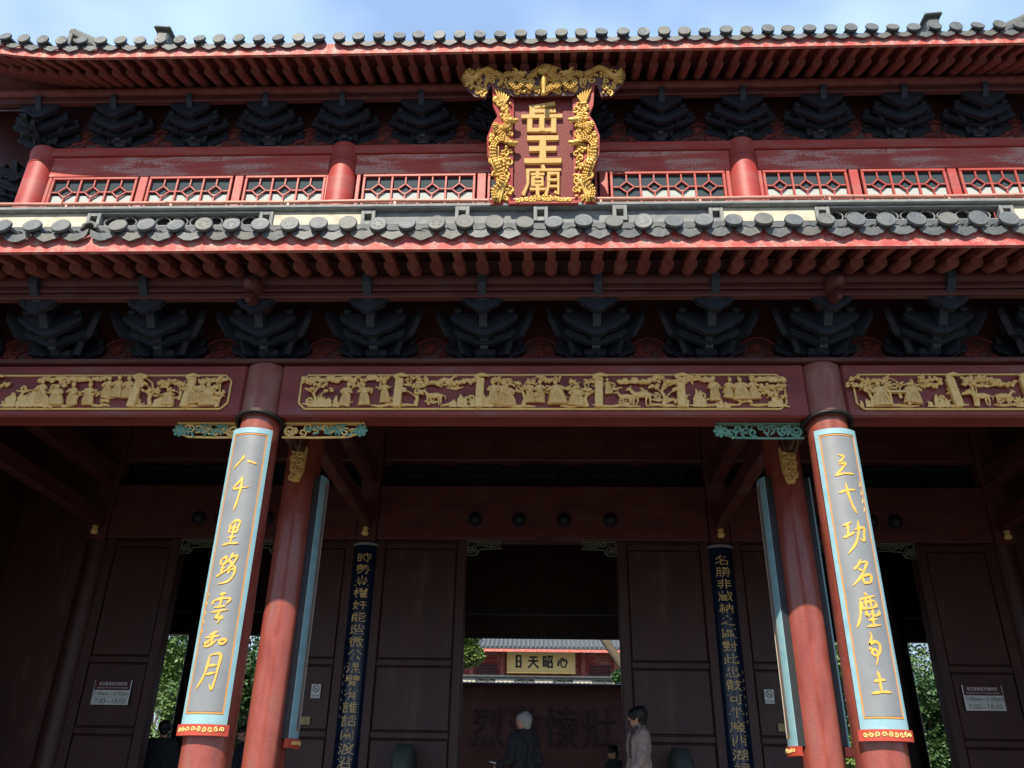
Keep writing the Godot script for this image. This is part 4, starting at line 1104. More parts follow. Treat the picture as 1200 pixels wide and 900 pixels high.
func fig_animal(w: float, e: float, r: RandomNumberGenerator) -> MB:
	var m := MB.new()
	var y := 0.42 * w
	m.tube([Vector3(-0.36 * w * e, y, 0.04), Vector3(-0.1 * w * e, y + 0.02 * w, 0.045), Vector3(0.2 * w * e, y, 0.045), Vector3(0.3 * w * e, y + 0.03 * w, 0.04)], [0.09 * w, 0.14 * w, 0.13 * w, 0.09 * w], 8, 0.8)
	for q in [-0.3, -0.2, 0.18, 0.28]:
		m.tube([Vector3(q * w * e, y - 0.05 * w, 0.04), Vector3((q + r.randf_range(-0.06, 0.06)) * w * e, y * 0.5, 0.035), Vector3((q + r.randf_range(-0.04, 0.04)) * w * e, 0.0, 0.035)], [0.06 * w, 0.035 * w, 0.03 * w], 6)
	m.tube([Vector3(0.27 * w * e, y + 0.02 * w, 0.045), Vector3(0.4 * w * e, y + 0.2 * w, 0.05), Vector3(0.46 * w * e, y + 0.25 * w, 0.05), Vector3(0.58 * w * e, y + 0.2 * w, 0.05)], [0.09 * w, 0.06 * w, 0.07 * w, 0.035 * w], 7)
	m.tube([Vector3(-0.38 * w * e, y + 0.03 * w, 0.04), Vector3(-0.5 * w * e, y - 0.02 * w, 0.04), Vector3(-0.5 * w * e, y - 0.18 * w, 0.04)], [0.035 * w, 0.03 * w, 0.015 * w], 5)
	m.tube([Vector3(0.44 * w * e, y + 0.3 * w, 0.05), Vector3(0.36 * w * e, y + 0.4 * w, 0.05)], [0.025 * w, 0.01 * w], 5)
	return m

func fig_cloud(w: float, r: RandomNumberGenerator) -> MB:
	var m := MB.new()
	for k in 9:
		var t := k / 8.0 - 0.5
		m.ell(Vector3(t * w, r.randf_range(-0.025, 0.025), 0.03), Vector3(w * r.randf_range(0.07, 0.13), r.randf_range(0.016, 0.042), r.randf_range(0.02, 0.04)), Basis(Vector3.BACK, r.randf_range(-0.9, 0.9)), 7, 5)
	m.tube([Vector3(-w * 0.55, -0.02, 0.025), Vector3(-w * 0.1, -0.005, 0.03), Vector3(w * 0.55, 0.015, 0.025)], [0.012, 0.018, 0.01], 5)
	return m

func carved_panel(x0: float, x1: float, items: Array, sd: int) -> void:
	var r := RandomNumberGenerator.new()
	r.seed = sd
	var H := 0.40
	var o := node("carved_panel", gate, T(x0, 4.483, 0.141))
	var W := x1 - x0
	var c := 0.07
	var out := PackedVector2Array([Vector2(c, 0), Vector2(W - c, 0), Vector2(W, c), Vector2(W, H - c), Vector2(W - c, H), Vector2(c, H), Vector2(0, H - c), Vector2(0, c)])
	var b := MB.new()
	b.prism(out, -0.001, 0.006)
	part("panel_ground", b, mt.lintel_red, o)
	b = MB.new()
	for i in 8:
		var p := out[i]
		var q := out[(i + 1) % 8]
		b.tube([Vector3(p.x, p.y, 0.012), Vector3(q.x, q.y, 0.012)], [0.012, 0.012], 6)
	part("panel_frame", b, mt.gold_dull, o)
	for it in items:
		var k: String = it[0]
		var x: float = it[1] - x0
		var y: float = it[2] if it.size() > 2 else 0.03
		var s: float = it[3] if it.size() > 3 else 1.0
		var e: float = it[4] if it.size() > 4 else 1.0
		var m: MB
		match k:
			"person": m = fig_person(0.325 * s, r.randf_range(-0.16, 0.16), r, r.randf_range(0.9, 1.15))
			"seated": m = fig_person(0.30 * s, 0.08 * e, r, 1.7)
			"tree": m = fig_tree(0.34 * s, r, e)
			"rock": m = fig_rock(0.26 * s, 0.22 * s, r)
			"animal": m = fig_animal(0.24 * s, e, r)
			"cloud": m = fig_cloud(0.4 * s, r)
			"table":
				m = MB.new()
				m.box(Vector3(0, 0.16, 0.04), Vector3(0.24, 0.02, 0.05))
				for q in [-0.09, 0.09]:
					m.box(Vector3(q, 0.08, 0.04), Vector3(0.02, 0.15, 0.04))
			_:
				m = MB.new()
				m.box(Vector3(0, 0.15, 0.03), Vector3(0.085, 0.34, 0.06), Basis(Vector3.BACK, -0.03 * e), 0.008)
				m.tube([Vector3(0, 0.3, 0.04), Vector3(-0.05, 0.34, 0.05), Vector3(0.02, 0.355, 0.05), Vector3(0.1, 0.345, 0.045)], [0.03, 0.028, 0.026, 0.012], 6)
		part("carved_" + ({"seated": "person", "pillar": "pillar"}.get(k, k) as String), m, mt.gold_dull, o, T(x, y, 0.004))
	# leaves, stones and cloud scrolls that fill the gaps
	var fx := 0.12
	while fx < W - 0.12:
		var fm := MB.new()
		var fy := r.randf_range(0.06, 0.34)
		if r.randf() < 0.5:
			for k in 6:
				fm.ell(Vector3(r.randf_range(-0.06, 0.06), r.randf_range(-0.03, 0.03), r.randf_range(0.0, 0.02)), Vector3(0.04, 0.014, 0.02), Basis(Vector3.BACK, r.randf() * 3.0), 6, 4)
			fm.tube([Vector3(-0.07, -0.04, 0.0), Vector3(0.0, 0.0, 0.01), Vector3(0.07, 0.02, 0.0)], [0.012, 0.012, 0.006], 5)
		else:
			fm.tube(spiral(Vector3.ZERO, 0.045, 1.2, r.randf() * 6.0, 1.0 if r.randf() < 0.5 else -1.0, 9), [0.014], 5)
			fm.tube([Vector3(-0.08, -0.03, 0), Vector3(0.02, -0.05, 0.005), Vector3(0.1, -0.02, 0)], [0.01, 0.018, 0.006], 5)
		part("carved_filler", fm, mt.gold_dull, o, T(fx, fy, 0.012))
		fx += r.randf_range(0.1, 0.2)
	# broken ground line under the figures
	var gx := 0.1
	while gx < W - 0.3:
		var L := r.randf_range(0.2, 0.55)
		var m := MB.new()
		var pts := []
		for k in 6:
			pts.append(Vector3(gx + L * k / 5.0, 0.03 + r.randf_range(-0.006, 0.02), 0.016))
		m.tube(pts, [0.008, 0.018, 0.014, 0.02, 0.016, 0.008], 6)
		part("carved_ground", m, mt.gold_dull, o)
		gx += L + r.randf_range(0.05, 0.3)

func build_carvings() -> void:
	# places along the lintel in metres; the middle panel follows the order of figures from left to right
	var f := func(px: float) -> float: return -2.57 + (px - 352.0) / 567.0 * 5.14
	var mid := [["cloud", f.call(372), 0.33, 0.8], ["cloud", f.call(400), 0.345, 0.9], ["cloud", f.call(440), 0.35, 0.7], ["tree", f.call(370), 0.03, 0.85], ["rock", f.call(378), 0.02, 0.8], ["rock", f.call(393), 0.02, 0.8], ["person", f.call(406), 0.03, 0.95], ["person", f.call(430), 0.04, 0.9], ["person", f.call(454), 0.07, 0.92],
		["pillar", f.call(469)], ["tree", f.call(490), 0.03, 1.0], ["cloud", f.call(505), 0.29, 0.6], ["animal", f.call(512), 0.035, 1.0, -1], ["animal", f.call(525), 0.24, 0.8, 1], ["cloud", f.call(542), 0.31, 0.7], ["rock", f.call(543), 0.02, 0.9], ["pillar", f.call(565)], ["rock", f.call(569), 0.02, 1.1], ["cloud", f.call(590), 0.33, 0.5],
		["person", f.call(582), 0.05, 0.98], ["person", f.call(590), 0.04, 1.0], ["person", f.call(601), 0.03, 0.92], ["tree", f.call(616), 0.03, 1.0], ["person", f.call(625), 0.07, 0.9], ["person", f.call(635), 0.07, 0.9], ["seated", f.call(656), 0.05, 1.05], ["cloud", f.call(648), 0.34, 0.5], ["seated", f.call(677), 0.03, 0.9, -1], ["tree", f.call(690), 0.02, 1.0, -1], ["pillar", f.call(704)],
		["person", f.call(716), 0.17, 0.62], ["animal", f.call(735), 0.04, 0.85, -1], ["animal", f.call(753), 0.03, 1.15, -1], ["cloud", f.call(752), 0.31, 1.0], ["tree", f.call(778), 0.03, 1.0], ["cloud", f.call(793), 0.29, 0.5], ["pillar", f.call(799)], ["rock", f.call(815), 0.02, 1.15], ["cloud", f.call(820), 0.34, 0.7], ["person", f.call(838), 0.09, 0.98], ["person", f.call(853), 0.12, 0.8], ["seated", f.call(869), 0.1, 0.95], ["person", f.call(884), 0.11, 0.85], ["rock", f.call(845), 0.01, 0.6], ["tree", f.call(906), 0.02, 0.7, -1], ["cloud", f.call(900), 0.33, 0.8], ["cloud", f.call(905), 0.25, 0.6], ["rock", f.call(908), 0.02, 0.8]]
	carved_panel(-2.57, 2.57, mid, 4)
	var left := [["pillar", -6.95], ["tree", -6.7, 0.03, 1.0], ["person", -6.35, 0.05, 1.0], ["person", -6.1, 0.05, 0.9], ["pillar", -5.75, 0.03, 1.0], ["rock", -5.45, 0.02, 1.3], ["rock", -5.25, 0.02, 1.5], ["person", -5.2, 0.06, 1.0], ["seated", -5.05, 0.04, 0.9], ["cloud", -5.1, 0.35, 0.9], ["cloud", -4.75, 0.34, 0.8], ["person", -4.88, 0.04, 0.9], ["person", -4.72, 0.04, 0.9], ["person", -4.55, 0.12, 0.9], ["person", -4.45, 0.13, 0.88], ["person", -4.33, 0.12, 0.9], ["pillar", -4.25, 0.03, 1, 4], ["tree", -4.08, 0.03, 1.0, -1], ["rock", -3.95, 0.02, 0.95], ["seated", -3.9, 0.04, 0.7], ["cloud", -3.92, 0.3, 0.6], ["tree", -3.8, 0.1, 0.75], ["pillar", -3.71, 0.03, 1, 4]]
	# the stretch right of the last pillar
	left.append_array([["person", -3.66, 0.05, 1.0], ["person", -3.58, 0.06, 0.95], ["seated", -3.5, 0.03, 1.0], ["cloud", -3.52, 0.33, 0.55], ["animal", -3.42, 0.03, 0.7], ["tree", -3.4, 0.02, 1.0, -1]])
	var squeezed := []
	for it in left:
		var q: Array = it.duplicate()
		# the photograph shows this panel from x = -5.8 on; keep its figures evenly packed up to its right end
		q[1] = -7.3 + (it[1] + 7.0) * (3.92 / 3.66)
		squeezed.append(q)
	carved_panel(-7.36, -3.34, squeezed, 5)
	var right := [["tree", 3.43, 0.02, 1.0], ["cloud", 3.5, 0.31, 0.6], ["rock", 3.37, 0.02, 0.6], ["seated", 3.55, 0.03, 1.05], ["table", 3.72, 0.02], ["tree", 3.75, 0.12, 0.7, -1], ["seated", 3.86, 0.06, 0.95, -1], ["cloud", 4.08, 0.27, 0.5], ["cloud", 4.08, 0.33, 0.5], ["rock", 4.12, 0.02, 0.9], ["pillar", 4.3, 0.03, 1, -4], ["tree", 4.5, 0.03, 1.05], ["animal", 4.55, 0.03, 1.0, -1], ["cloud", 4.62, 0.32, 0.8], ["animal", 4.78, 0.04, 0.9, 1], ["cloud", 4.82, 0.28, 0.6], ["rock", 4.95, 0.02, 0.4], ["pillar", 5.05, 0.03, 1, -4], ["person", 5.25, 0.03, 1.05], ["person", 5.4, 0.03, 1.0], ["cloud", 5.4, 0.35, 0.8], ["seated", 5.6, 0.03, 0.95], ["tree", 5.85, 0.03, 1.0], ["pillar", 6.05], ["animal", 6.3, 0.03, 1.1], ["cloud", 6.4, 0.32, 0.9], ["person", 6.6, 0.04, 1.0], ["rock", 6.85, 0.02, 1.0], ["tree", 7.05, 0.03, 0.9]]
	carved_panel(3.29, 7.36, right, 6)
	scroll_bracket(0.88, "gold_dull", "green_carving", T(-2.76, 4.402, -0.04), 1)
	var mir := Transform3D(Basis.from_scale(Vector3(-1, 1, 1)), Vector3(-3.24, 4.402, -0.04))
	scroll_bracket(0.68, "gold_dull", "green_carving", mir, 2)
	mir.origin = Vector3(2.76, 4.402, -0.04)
	scroll_bracket(0.9, "green_carving", "green_carving", mir, 3)

# ---------------------------------------------------------------- the name plaque
func PL(x: float, y: float, z := 0.0) -> Vector3:
	return Vector3((x - 497.0) / 350.0, (830.0 - y) / 347.0, z)

func poly2(a: Array, e := 1.0) -> PackedVector2Array:
	var p := PackedVector2Array()
	for i in range(0, a.size(), 2):
		var q := PL(a[i], a[i + 1])
		p.append(Vector2(q.x * e, q.y))
	return p

func beads(m: MB, poly: PackedVector2Array, count: int, r: RandomNumberGenerator, z: float, curls: int) -> void:
	var lo := poly[0]
	var hi := poly[0]
	for q in poly:
		lo = lo.min(q); hi = hi.max(q)
	var n := 0
	var tries := 0
	while n < count + curls and tries < 4000:
		tries += 1
		var p := Vector2(r.randf_range(lo.x, hi.x), r.randf_range(lo.y, hi.y))
		if not Geometry2D.is_point_in_polygon(p, poly):
			continue
		if n < count:
			var s := r.randf_range(0.018, 0.031)
			m.ell(Vector3(p.x, p.y, z + 0.01), Vector3(s, s, s), Basis.IDENTITY, 8, 6)
		else:
			m.tube(spiral(Vector3(p.x, p.y, z), r.randf_range(0.035, 0.06), 1.1, r.randf() * 6.0, 1.0 if n % 2 else -1.0, 10), [0.016], 6)
		n += 1

func path(a: Array, z: float, e := 1.0) -> Array:
	var p := PackedVector2Array()
	for i in range(0, a.size(), 2):
		p.append(Vector2(a[i], a[i + 1]))
	p = rounded(p, 4)
	var o := []
	for i in p.size():
		var q := PL(p[i].x, p[i].y, z + 0.012 * sin(i * 1.1))
		o.append(Vector3(q.x * e, q.y, q.z))
	return o

func fade(n: int, a: float, b: float, c: float) -> Array:
	var o := []
	for i in n:
		var t := float(i) / maxf(n - 1, 1)
		o.append(lerpf(a, b, t * 2) if t < 0.5 else lerpf(b, c, t * 2 - 1))
	return o

func spine(m: MB, a: Array, s: float) -> void:
	# scales along the back
	for i in range(1, a.size() - 1):
		var t: Vector3 = (a[i + 1] - a[i - 1]).normalized()
		var side := Vector3(-t.y, t.x, 0)
		for k in [-1, 0, 1]:
			m.ell(a[i] + Vector3(0, 0, s * 0.85) + side * s * 0.6 * k, Vector3(s * 0.42, s * 0.3, s * 0.35), Basis(Vector3.BACK, atan2(t.y, t.x)), 6, 4)

func dragon_head(m: MB, c: Vector3, e: float) -> void:
	m.ell(c, Vector3(0.055, 0.045, 0.05))
	m.tube([c, c + Vector3(e * 0.06, -0.005, 0.02), c + Vector3(e * 0.105, 0.01, 0.025)], [0.042, 0.034, 0.018], 8)
	m.tube([c + Vector3(e * 0.02, -0.03, 0.01), c + Vector3(e * 0.08, -0.045, 0.02)], [0.024, 0.012], 6)
	for k in 4:
		m.tube([c + Vector3(-e * 0.01, 0.02, 0.02), c + Vector3(-e * 0.05, 0.03 + k * 0.022 - 0.03, 0.03), c + Vector3(-e * 0.1, 0.05 + k * 0.035 - 0.06, 0.02)], [0.014, 0.013, 0.004], 5)
	m.ell(c + Vector3(e * 0.02, 0.02, 0.045), Vector3(0.012, 0.012, 0.01), Basis.IDENTITY, 6, 4)

func build_plaque() -> void:
	var p := node("name_plaque", self, T(0.035, 8.30, -1.33, 0, deg_to_rad(14.0)))
	tag(p, "red plaque with three large gold characters and gilded dragon frame under the upper eave", "plaque")
	var r := RandomNumberGenerator.new()
	r.seed = 77
	var b := MB.new()
	b.prism(poly2([335, 235, 660, 235, 660, 800, 335, 800]), -0.04, 0.0)
	part("field_board", b, mt.maroon_field, p)
	var wing := [232, 180, 262, 196, 338, 246, 345, 250, 341, 790, 305, 828, 232, 828, 262, 720, 236, 650, 214, 570, 210, 470, 234, 395, 262, 350, 240, 300]
	for e in [1.0, -1.0]:
		var pw := poly2(wing, e)
		# the side boards flare forward from the field
		var hinge := Transform3D(Basis(Vector3.UP, e * 0.22), Vector3(-e * 0.45, 0, 0.0)) * Transform3D(Basis.IDENTITY, Vector3(e * 0.45, 0, 0))
		b = MB.new()
		b.prism(pw, 0.0, 0.05)
		part("side_board", b, mt.red, p, hinge)
		b = MB.new()
		beads(b, poly2([246, 250, 330, 280, 334, 780, 302, 815, 244, 815, 272, 720, 246, 650, 223, 560, 222, 470, 246, 400, 272, 350], e), 90, r, 0.06, 44)
		part("bead_carving", b, mt.gold, p, hinge).set_meta("kind", "stuff")
		b = MB.new()
		var a := path([250, 812, 246, 760, 285, 700, 268, 640, 240, 580, 240, 520, 275, 485, 325, 498], 0.07, e)
		b.tube(a, fade(a.size(), 0.014, 0.05, 0.036), 9)
		spine(b, a, 0.05)
		dragon_head(b, PL(328, 500, 0.09) * Vector3(e, 1, 1), e)
		part("dragon", b, mt.gold, p, hinge)
		b = MB.new()
		a = path([300, 470, 262, 440, 245, 410, 285, 420, 315, 400, 300, 372, 328, 378], 0.07, e)
		b.tube(a, fade(a.size(), 0.012, 0.042, 0.034), 9)
		spine(b, a, 0.042)
		dragon_head(b, PL(328, 376, 0.09) * Vector3(e, 1, 1), e)
		part("dragon", b, mt.gold, p, hinge)
		b = MB.new()
		for k in 6:
			var t := k / 5.0
			b.tube([PL(285, 300, 0.06) * Vector3(e, 1, 1), PL(lerpf(262, 312, t), lerpf(250, 255, t), 0.085) * Vector3(e, 1, 1), PL(lerpf(244, 322, t), lerpf(205, 228, t) - 18 * sin(t * PI), 0.07) * Vector3(e, 1, 1)], [0.018, 0.02, 0.004], 6)
		part("flame_carving", b, mt.gold, p, hinge)
		b = MB.new()
		for k in 4:
			a = path([226 + k * 13, 520, 228 + k * 13, 580, 244 + k * 10, 640, 276 + k * 5, 690], 0.072 + 0.004 * k, e)
			b.tube(a, fade(a.size(), 0.006, 0.02, 0.01), 6)
		for k in 3:
			a = path([300 + k * 6, 700, 272 + k * 10, 742, 246 + k * 14, 822], 0.08, e)
			b.tube(a, fade(a.size(), 0.016, 0.034, 0.006), 7)
		part("feather_carving", b, mt.gold, p, hinge)
	# crest across the top
	var half := [497, 84, 440, 100, 380, 104, 305, 116, 250, 92, 180, 82, 110, 84, 80, 128, 96, 190, 150, 245, 205, 255, 225, 190, 262, 196, 330, 236, 345, 246, 497, 246]
	var cp := poly2(half)
	for i in range(14, -1, -1):
		if i == 0: continue
		cp.append(Vector2(-cp[i].x, cp[i].y))
	b = MB.new()
	b.prism(cp, 0.055, 0.11)
	part("crest_board", b, mt.maroon, p)
	b = MB.new()
	beads(b, poly2([497, 95, 440, 110, 380, 115, 310, 128, 250, 105, 180, 95, 115, 96, 95, 130, 105, 180, 155, 235, 195, 240, 210, 180, 262, 180, 340, 225, 497, 236]), 72, r, 0.115, 44)
	beads(b, poly2([497, 95, 440, 110, 380, 115, 310, 128, 250, 105, 180, 95, 115, 96, 95, 130, 105, 180, 155, 235, 195, 240, 210, 180, 262, 180, 340, 225, 497, 236], -1.0), 72, r, 0.115, 44)
	part("bead_carving", b, mt.gold, p).set_meta("kind", "stuff")
	for e in [1.0, -1.0]:
		b = MB.new()
		var a := path([150, 150, 185, 108, 225, 104, 262, 128, 285, 140], 0.125, e)
		b.tube(a, fade(a.size(), 0.05, 0.04, 0.02), 9)
		spine(b, a, 0.04)
		for k in 8:
			var t := k / 7.0
			b.tube([PL(150, 148, 0.12) * Vector3(e, 1, 1), PL(lerpf(108, 135, t), lerpf(118, 175, t), 0.15) * Vector3(e, 1, 1), PL(lerpf(100, 96, t) - 18 * sin(t * PI), lerpf(92, 188, t), 0.12) * Vector3(e, 1, 1)], [0.02, 0.018, 0.005], 6)
		dragon_head(b, PL(150, 150, 0.14) * Vector3(e, 1, 1), -e)
		part("dragon", b, mt.gold, p)
		b = MB.new()
		a = path([300, 140, 340, 130, 375, 150, 390, 185, 360, 205, 335, 180, 360, 160, 410, 190, 440, 215], 0.125, e)
		b.tube(a, fade(a.size(), 0.018, 0.045, 0.02), 9)
		spine(b, a, 0.045)
		dragon_head(b, PL(375, 128, 0.14) * Vector3(e, 1, 1), e)
		part("dragon", b, mt.gold, p)
	b = MB.new()
	var cs := path([440, 150, 470, 110, 520, 96, 555, 110, 530, 130, 560, 170, 535, 215, 500, 225], 0.13)
	b.tube(cs, fade(cs.size(), 0.02, 0.048, 0.03), 9)
	spine(b, cs, 0.048)
	for k in 6:
		b.tube([PL(520, 105, 0.12), PL(490 + k * 14, 95, 0.15), PL(470 + k * 24, 80 + absf(k - 2.5) * 8, 0.12)], [0.018, 0.016, 0.004], 6)
	dragon_head(b, PL(505, 118, 0.15), -1)
	part("dragon", b, mt.gold, p)
	b = MB.new()
	b.lathe([[0.0, -0.02], [0.034, 0.0], [0.034, 0.05], [0.02, 0.06], [0.034, 0.09], [0.034, 0.26], [0.02, 0.3], [0.0, 0.34]], 10, Transform3D(Basis.IDENTITY, PL(499, 258, 0.20)), false)
	part("seal_staff", b, mt.gold, p)
	# foot ledge
	b = MB.new()
	b.box(PL(497, 822, 0.05), Vector3(0.98, 0.06, 0.16), Basis.IDENTITY, 0.015)
	part("foot_ledge", b, mt.red, p)
	b = MB.new()
	for k in 13:
		var x := 372 + k * 21
		b.tube(spiral(PL(x, 812 - 6 * sin(k * PI / 12), 0.125), 0.036, 1.2, k * 1.3, 1.0 if k % 2 else -1.0, 9), [0.016], 6)
	for k in 9:
		b.ell(PL(420 + k * 19, 800 - 10 * sin(k * PI / 8), 0.12), Vector3(0.035, 0.02, 0.025), Basis(Vector3.BACK, sin(k * 2.0)), 7, 5)
	part("foot_carving", b, mt.gold, p)
	var chars := [["岳", 490, 350, 0.575, 0.46], ["王", 495, 523, 0.50, 0.42], ["廟", 491, 690, 0.53, 0.44]]
	for c in chars:
		b = MB.new()
		glyph(b, c[0], c[3], c[4], {"岳": [0.033, 0.04], "王": [0.042, 0.05], "廟": [0.022, 0.028]}[c[0]], 0.04, Transform3D(Basis.IDENTITY, PL(c[1], c[2], 0.001)))
		part("character", b, mt.gold_letter, p)

# ---------------------------------------------------------------- tall inscribed boards
func couplet(called: String, at: Transform3D, y0: float, y1: float, R: float, A: float, style: String, chars: Array, lab: String, grp: String, thick := 0.025, edge := 0.042) -> Node3D:
	var o := node(called, self, at)
	tag(o, lab, "inscription board", grp)
	var h := y1 - y0
	var m := MB.new()
	arcbox(m, -A, A, 0, h, R - thick, R, 12)
	part("backing", m, mt.navy if style == "navy" else mt.board_edge, o)
	if style != "navy":
		var bw := edge / R
		m = MB.new()
		arcbox(m, -A, -A + bw, 0, h, R + 0.0005, R + 0.012, 3)
		arcbox(m, A - bw, A, 0, h, R + 0.0005, R + 0.012, 3)
		arcbox(m, -A + bw, A - bw, h - 0.06, h, R + 0.0005, R + 0.012, 12)
		arcbox(m, -A + bw, A - bw, 0, 0.08, R + 0.0005, R + 0.012, 12)
		part("border", m, mt.blue_paint, o)
		m = MB.new()
		arcbox(m, -A + bw + 0.03, A - bw - 0.03, 0.105, h - 0.08, R + 0.001, R + 0.004, 12)
		arcbox(m, -A + bw, A - bw, 0.08, h - 0.06, R + 0.0004, R + 0.001, 12)
		part("panel", m, mt.slate, o)
		var lw := 0.011 / R
		m = MB.new()
		arcbox(m, -A + bw + 0.005, -A + bw + 0.005 + lw, 0.086, h - 0.066, R + 0.002, R + 0.008, 2)
		arcbox(m, A - bw - 0.005 - lw, A - bw - 0.005, 0.086, h - 0.066, R + 0.002, R + 0.008, 2)
		arcbox(m, -A + bw + 0.005 + lw, A - bw - 0.005 - lw, h - 0.077, h - 0.066, R + 0.002, R + 0.008, 12)
		arcbox(m, -A + bw + 0.005 + lw, A - bw - 0.005 - lw, 0.086, 0.099, R + 0.002, R + 0.008, 12)
		part("border_line", m, mt.orange_line, o)
		m = MB.new()
		arcbox(m, -A - 0.05, A + 0.05, -0.095, -0.002, R - 0.04, R + 0.035, 12)
		part("foot_block", m, mt.board_foot, o)
		m = MB.new()
		for k in 9:
			var a := lerpf(-A * 0.8, A * 0.8, k / 8.0)
			var xf := Transform3D(Basis(Vector3.UP, a), Vector3(sin(a), 0, cos(a)) * (R + 0.036) + Vector3(0, -0.045, 0))
			var t := MB.new()
			t.tube(spiral(Vector3.ZERO, 0.024, 1.2, k * 2.0, 1.0 if k % 2 else -1.0, 8), [0.006], 5)
			m.add(t, xf)
		part("foot_carving", m, mt.gold_dull, o)
	for c in chars:
		m = MB.new()
		glyph(m, c[0], c[2], c[3], c[4], 0.007 if style != "navy" else 0.006, T(0, c[1] - y0, 0, c[5] if c.size() > 5 else 0.0), R + (0.004 if style != "navy" else 0.001), style == "brush")
		part("character", m, mt.gold_bright if style == "brush" else mt.pale_gold, o)
	return o

func build_boards() -> void:
	var bp := [0.004, 0.017, 0.009, 0.0145, 0.003]
	var left := [["run八", 3.84, 0.25, 0.15, bp], ["run千", 3.50, 0.17, 0.36, bp], ["run里", 3.10, 0.17, 0.25, bp], ["run路", 2.75, 0.20, 0.31, bp], ["run雲", 2.37, 0.19, 0.28, bp], ["run和", 2.08, 0.21, 0.16, bp], ["run月", 1.80, 0.21, 0.31, bp]]
	var right := [["run三", 3.82, 0.20, 0.23, bp], ["run十", 3.48, 0.17, 0.31, bp], ["run功", 3.09, 0.22, 0.32, bp], ["run名", 2.75, 0.20, 0.25, bp], ["run塵", 2.41, 0.24, 0.31, bp], ["run与", 2.07, 0.15, 0.29, bp], ["run土", 1.78, 0.18, 0.19, bp]]
	var a := couplet("inscription_board", T(-3, 1.36, 0), 1.36, 4.22, 0.262, 0.86, "brush", left, "slate board with light blue border and seven gold characters on the left front column", "slate boards on the front columns")
	var c := couplet("inscription_board", T(3, 1.40, 0), 1.40, 4.22, 0.262, 0.86, "brush", right, "slate board with light blue border and seven gold characters on the right front column", "slate boards on the front columns")
	# faint small signature beside the big characters
	for s in [[a, -0.72, 2.5, 5], [c, 0.66, 3.6, 4]]:
		var m := MB.new()
		for k in s[3]:
			var y: float = s[2] - 1.36 - k * 0.085
			m.stroke(rounded(PackedVector2Array([Vector2(-0.012, y + 0.02), Vector2(0.008, y + 0.005), Vector2(-0.006, y - 0.03)])), [0.0025, 0.0045, 0.002], 0.004, T(0, 0, 0, s[1] * 0.85), 0.266)
		part("signature", m, mt.gold_bright if s[1] < 0 else mt.gold_dull, s[0])
	for e in [-1, 1]:
		for s in [-1, 1]:
			if e < 0 and s < 0:
				continue
			var lab := "blue edged board on the %s second column facing %s" % ["left" if e < 0 else "right", "the middle doorway" if e * s < 0 else "the side bay"]
			couplet("inscription_board", T(e * 3.0, 1.36, -1.7, s * PI / 2), 1.36, 4.36, 0.33 if e * s < 0 else 0.28, 0.52, "brush", [], lab, "boards on the second row of columns", 0.125 if e * s < 0 else 0.075, 0.1)
	var l2 := ["時", "勢", "豈", "權", "奸", "能", "造", "微", "公", "涅", "臂", "有", "誰", "話", "南", "渡", "君"]
	var r2 := ["名", "勝", "非", "藏", "納", "之", "區", "對", "此", "忠", "骸", "可", "半", "廢", "西", "湖", "祠"]
	for e in [-1, 1]:
		var list: Array = l2 if e < 0 else r2
		var ch := []
		for k in 17:
			ch.append([list[k], 4.42 - k * 0.197, 0.23, 0.155, [0.0062, 0.0072]])
		var o := couplet("inscription_board", T(e * 3.0, 0.95, -5.9, -e * 0.06), 0.95, 4.70, 0.235, 0.95, "navy", ch, "narrow dark blue board with small gold characters on the wall column %s of the doorway" % ("left" if e < 0 else "right"), "dark blue boards beside the doorway")
		var m := MB.new()
		m.lathe([[0.225, 3.68], [0.25, 3.70], [0.25, 3.73], [0.225, 3.75]], 24, Transform3D.IDENTITY, false)
		part("top_ring", m, mt.grey_mortar, o)
		m = MB.new()
		for k in 7:
			var y := 1.7 - k * 0.12
			m.stroke(PackedVector2Array([Vector2(-0.01, y + 0.02), Vector2(0.012, y), Vector2(-0.008, y - 0.03)]), [0.003, 0.004, 0.002], 0.003, T(0, 0, 0, e * 0.72), 0.2355)
		part("signature", m, mt.gold_dull, o)

# ---------------------------------------------------------------- small things on the wall
func text(m: String, s: String, size: float, parent: Node, at: Transform3D, called := "lettering") -> void:
	var t := TextMesh.new()
	var f := SystemFont.new()
	f.font_names = PackedStringArray(["Droid Sans"])
	t.font = f
	t.text = s
	t.font_size = 32
	t.pixel_size = size / 32.0
	t.depth = 0.002
	part(called, t, mt[m], parent, at)

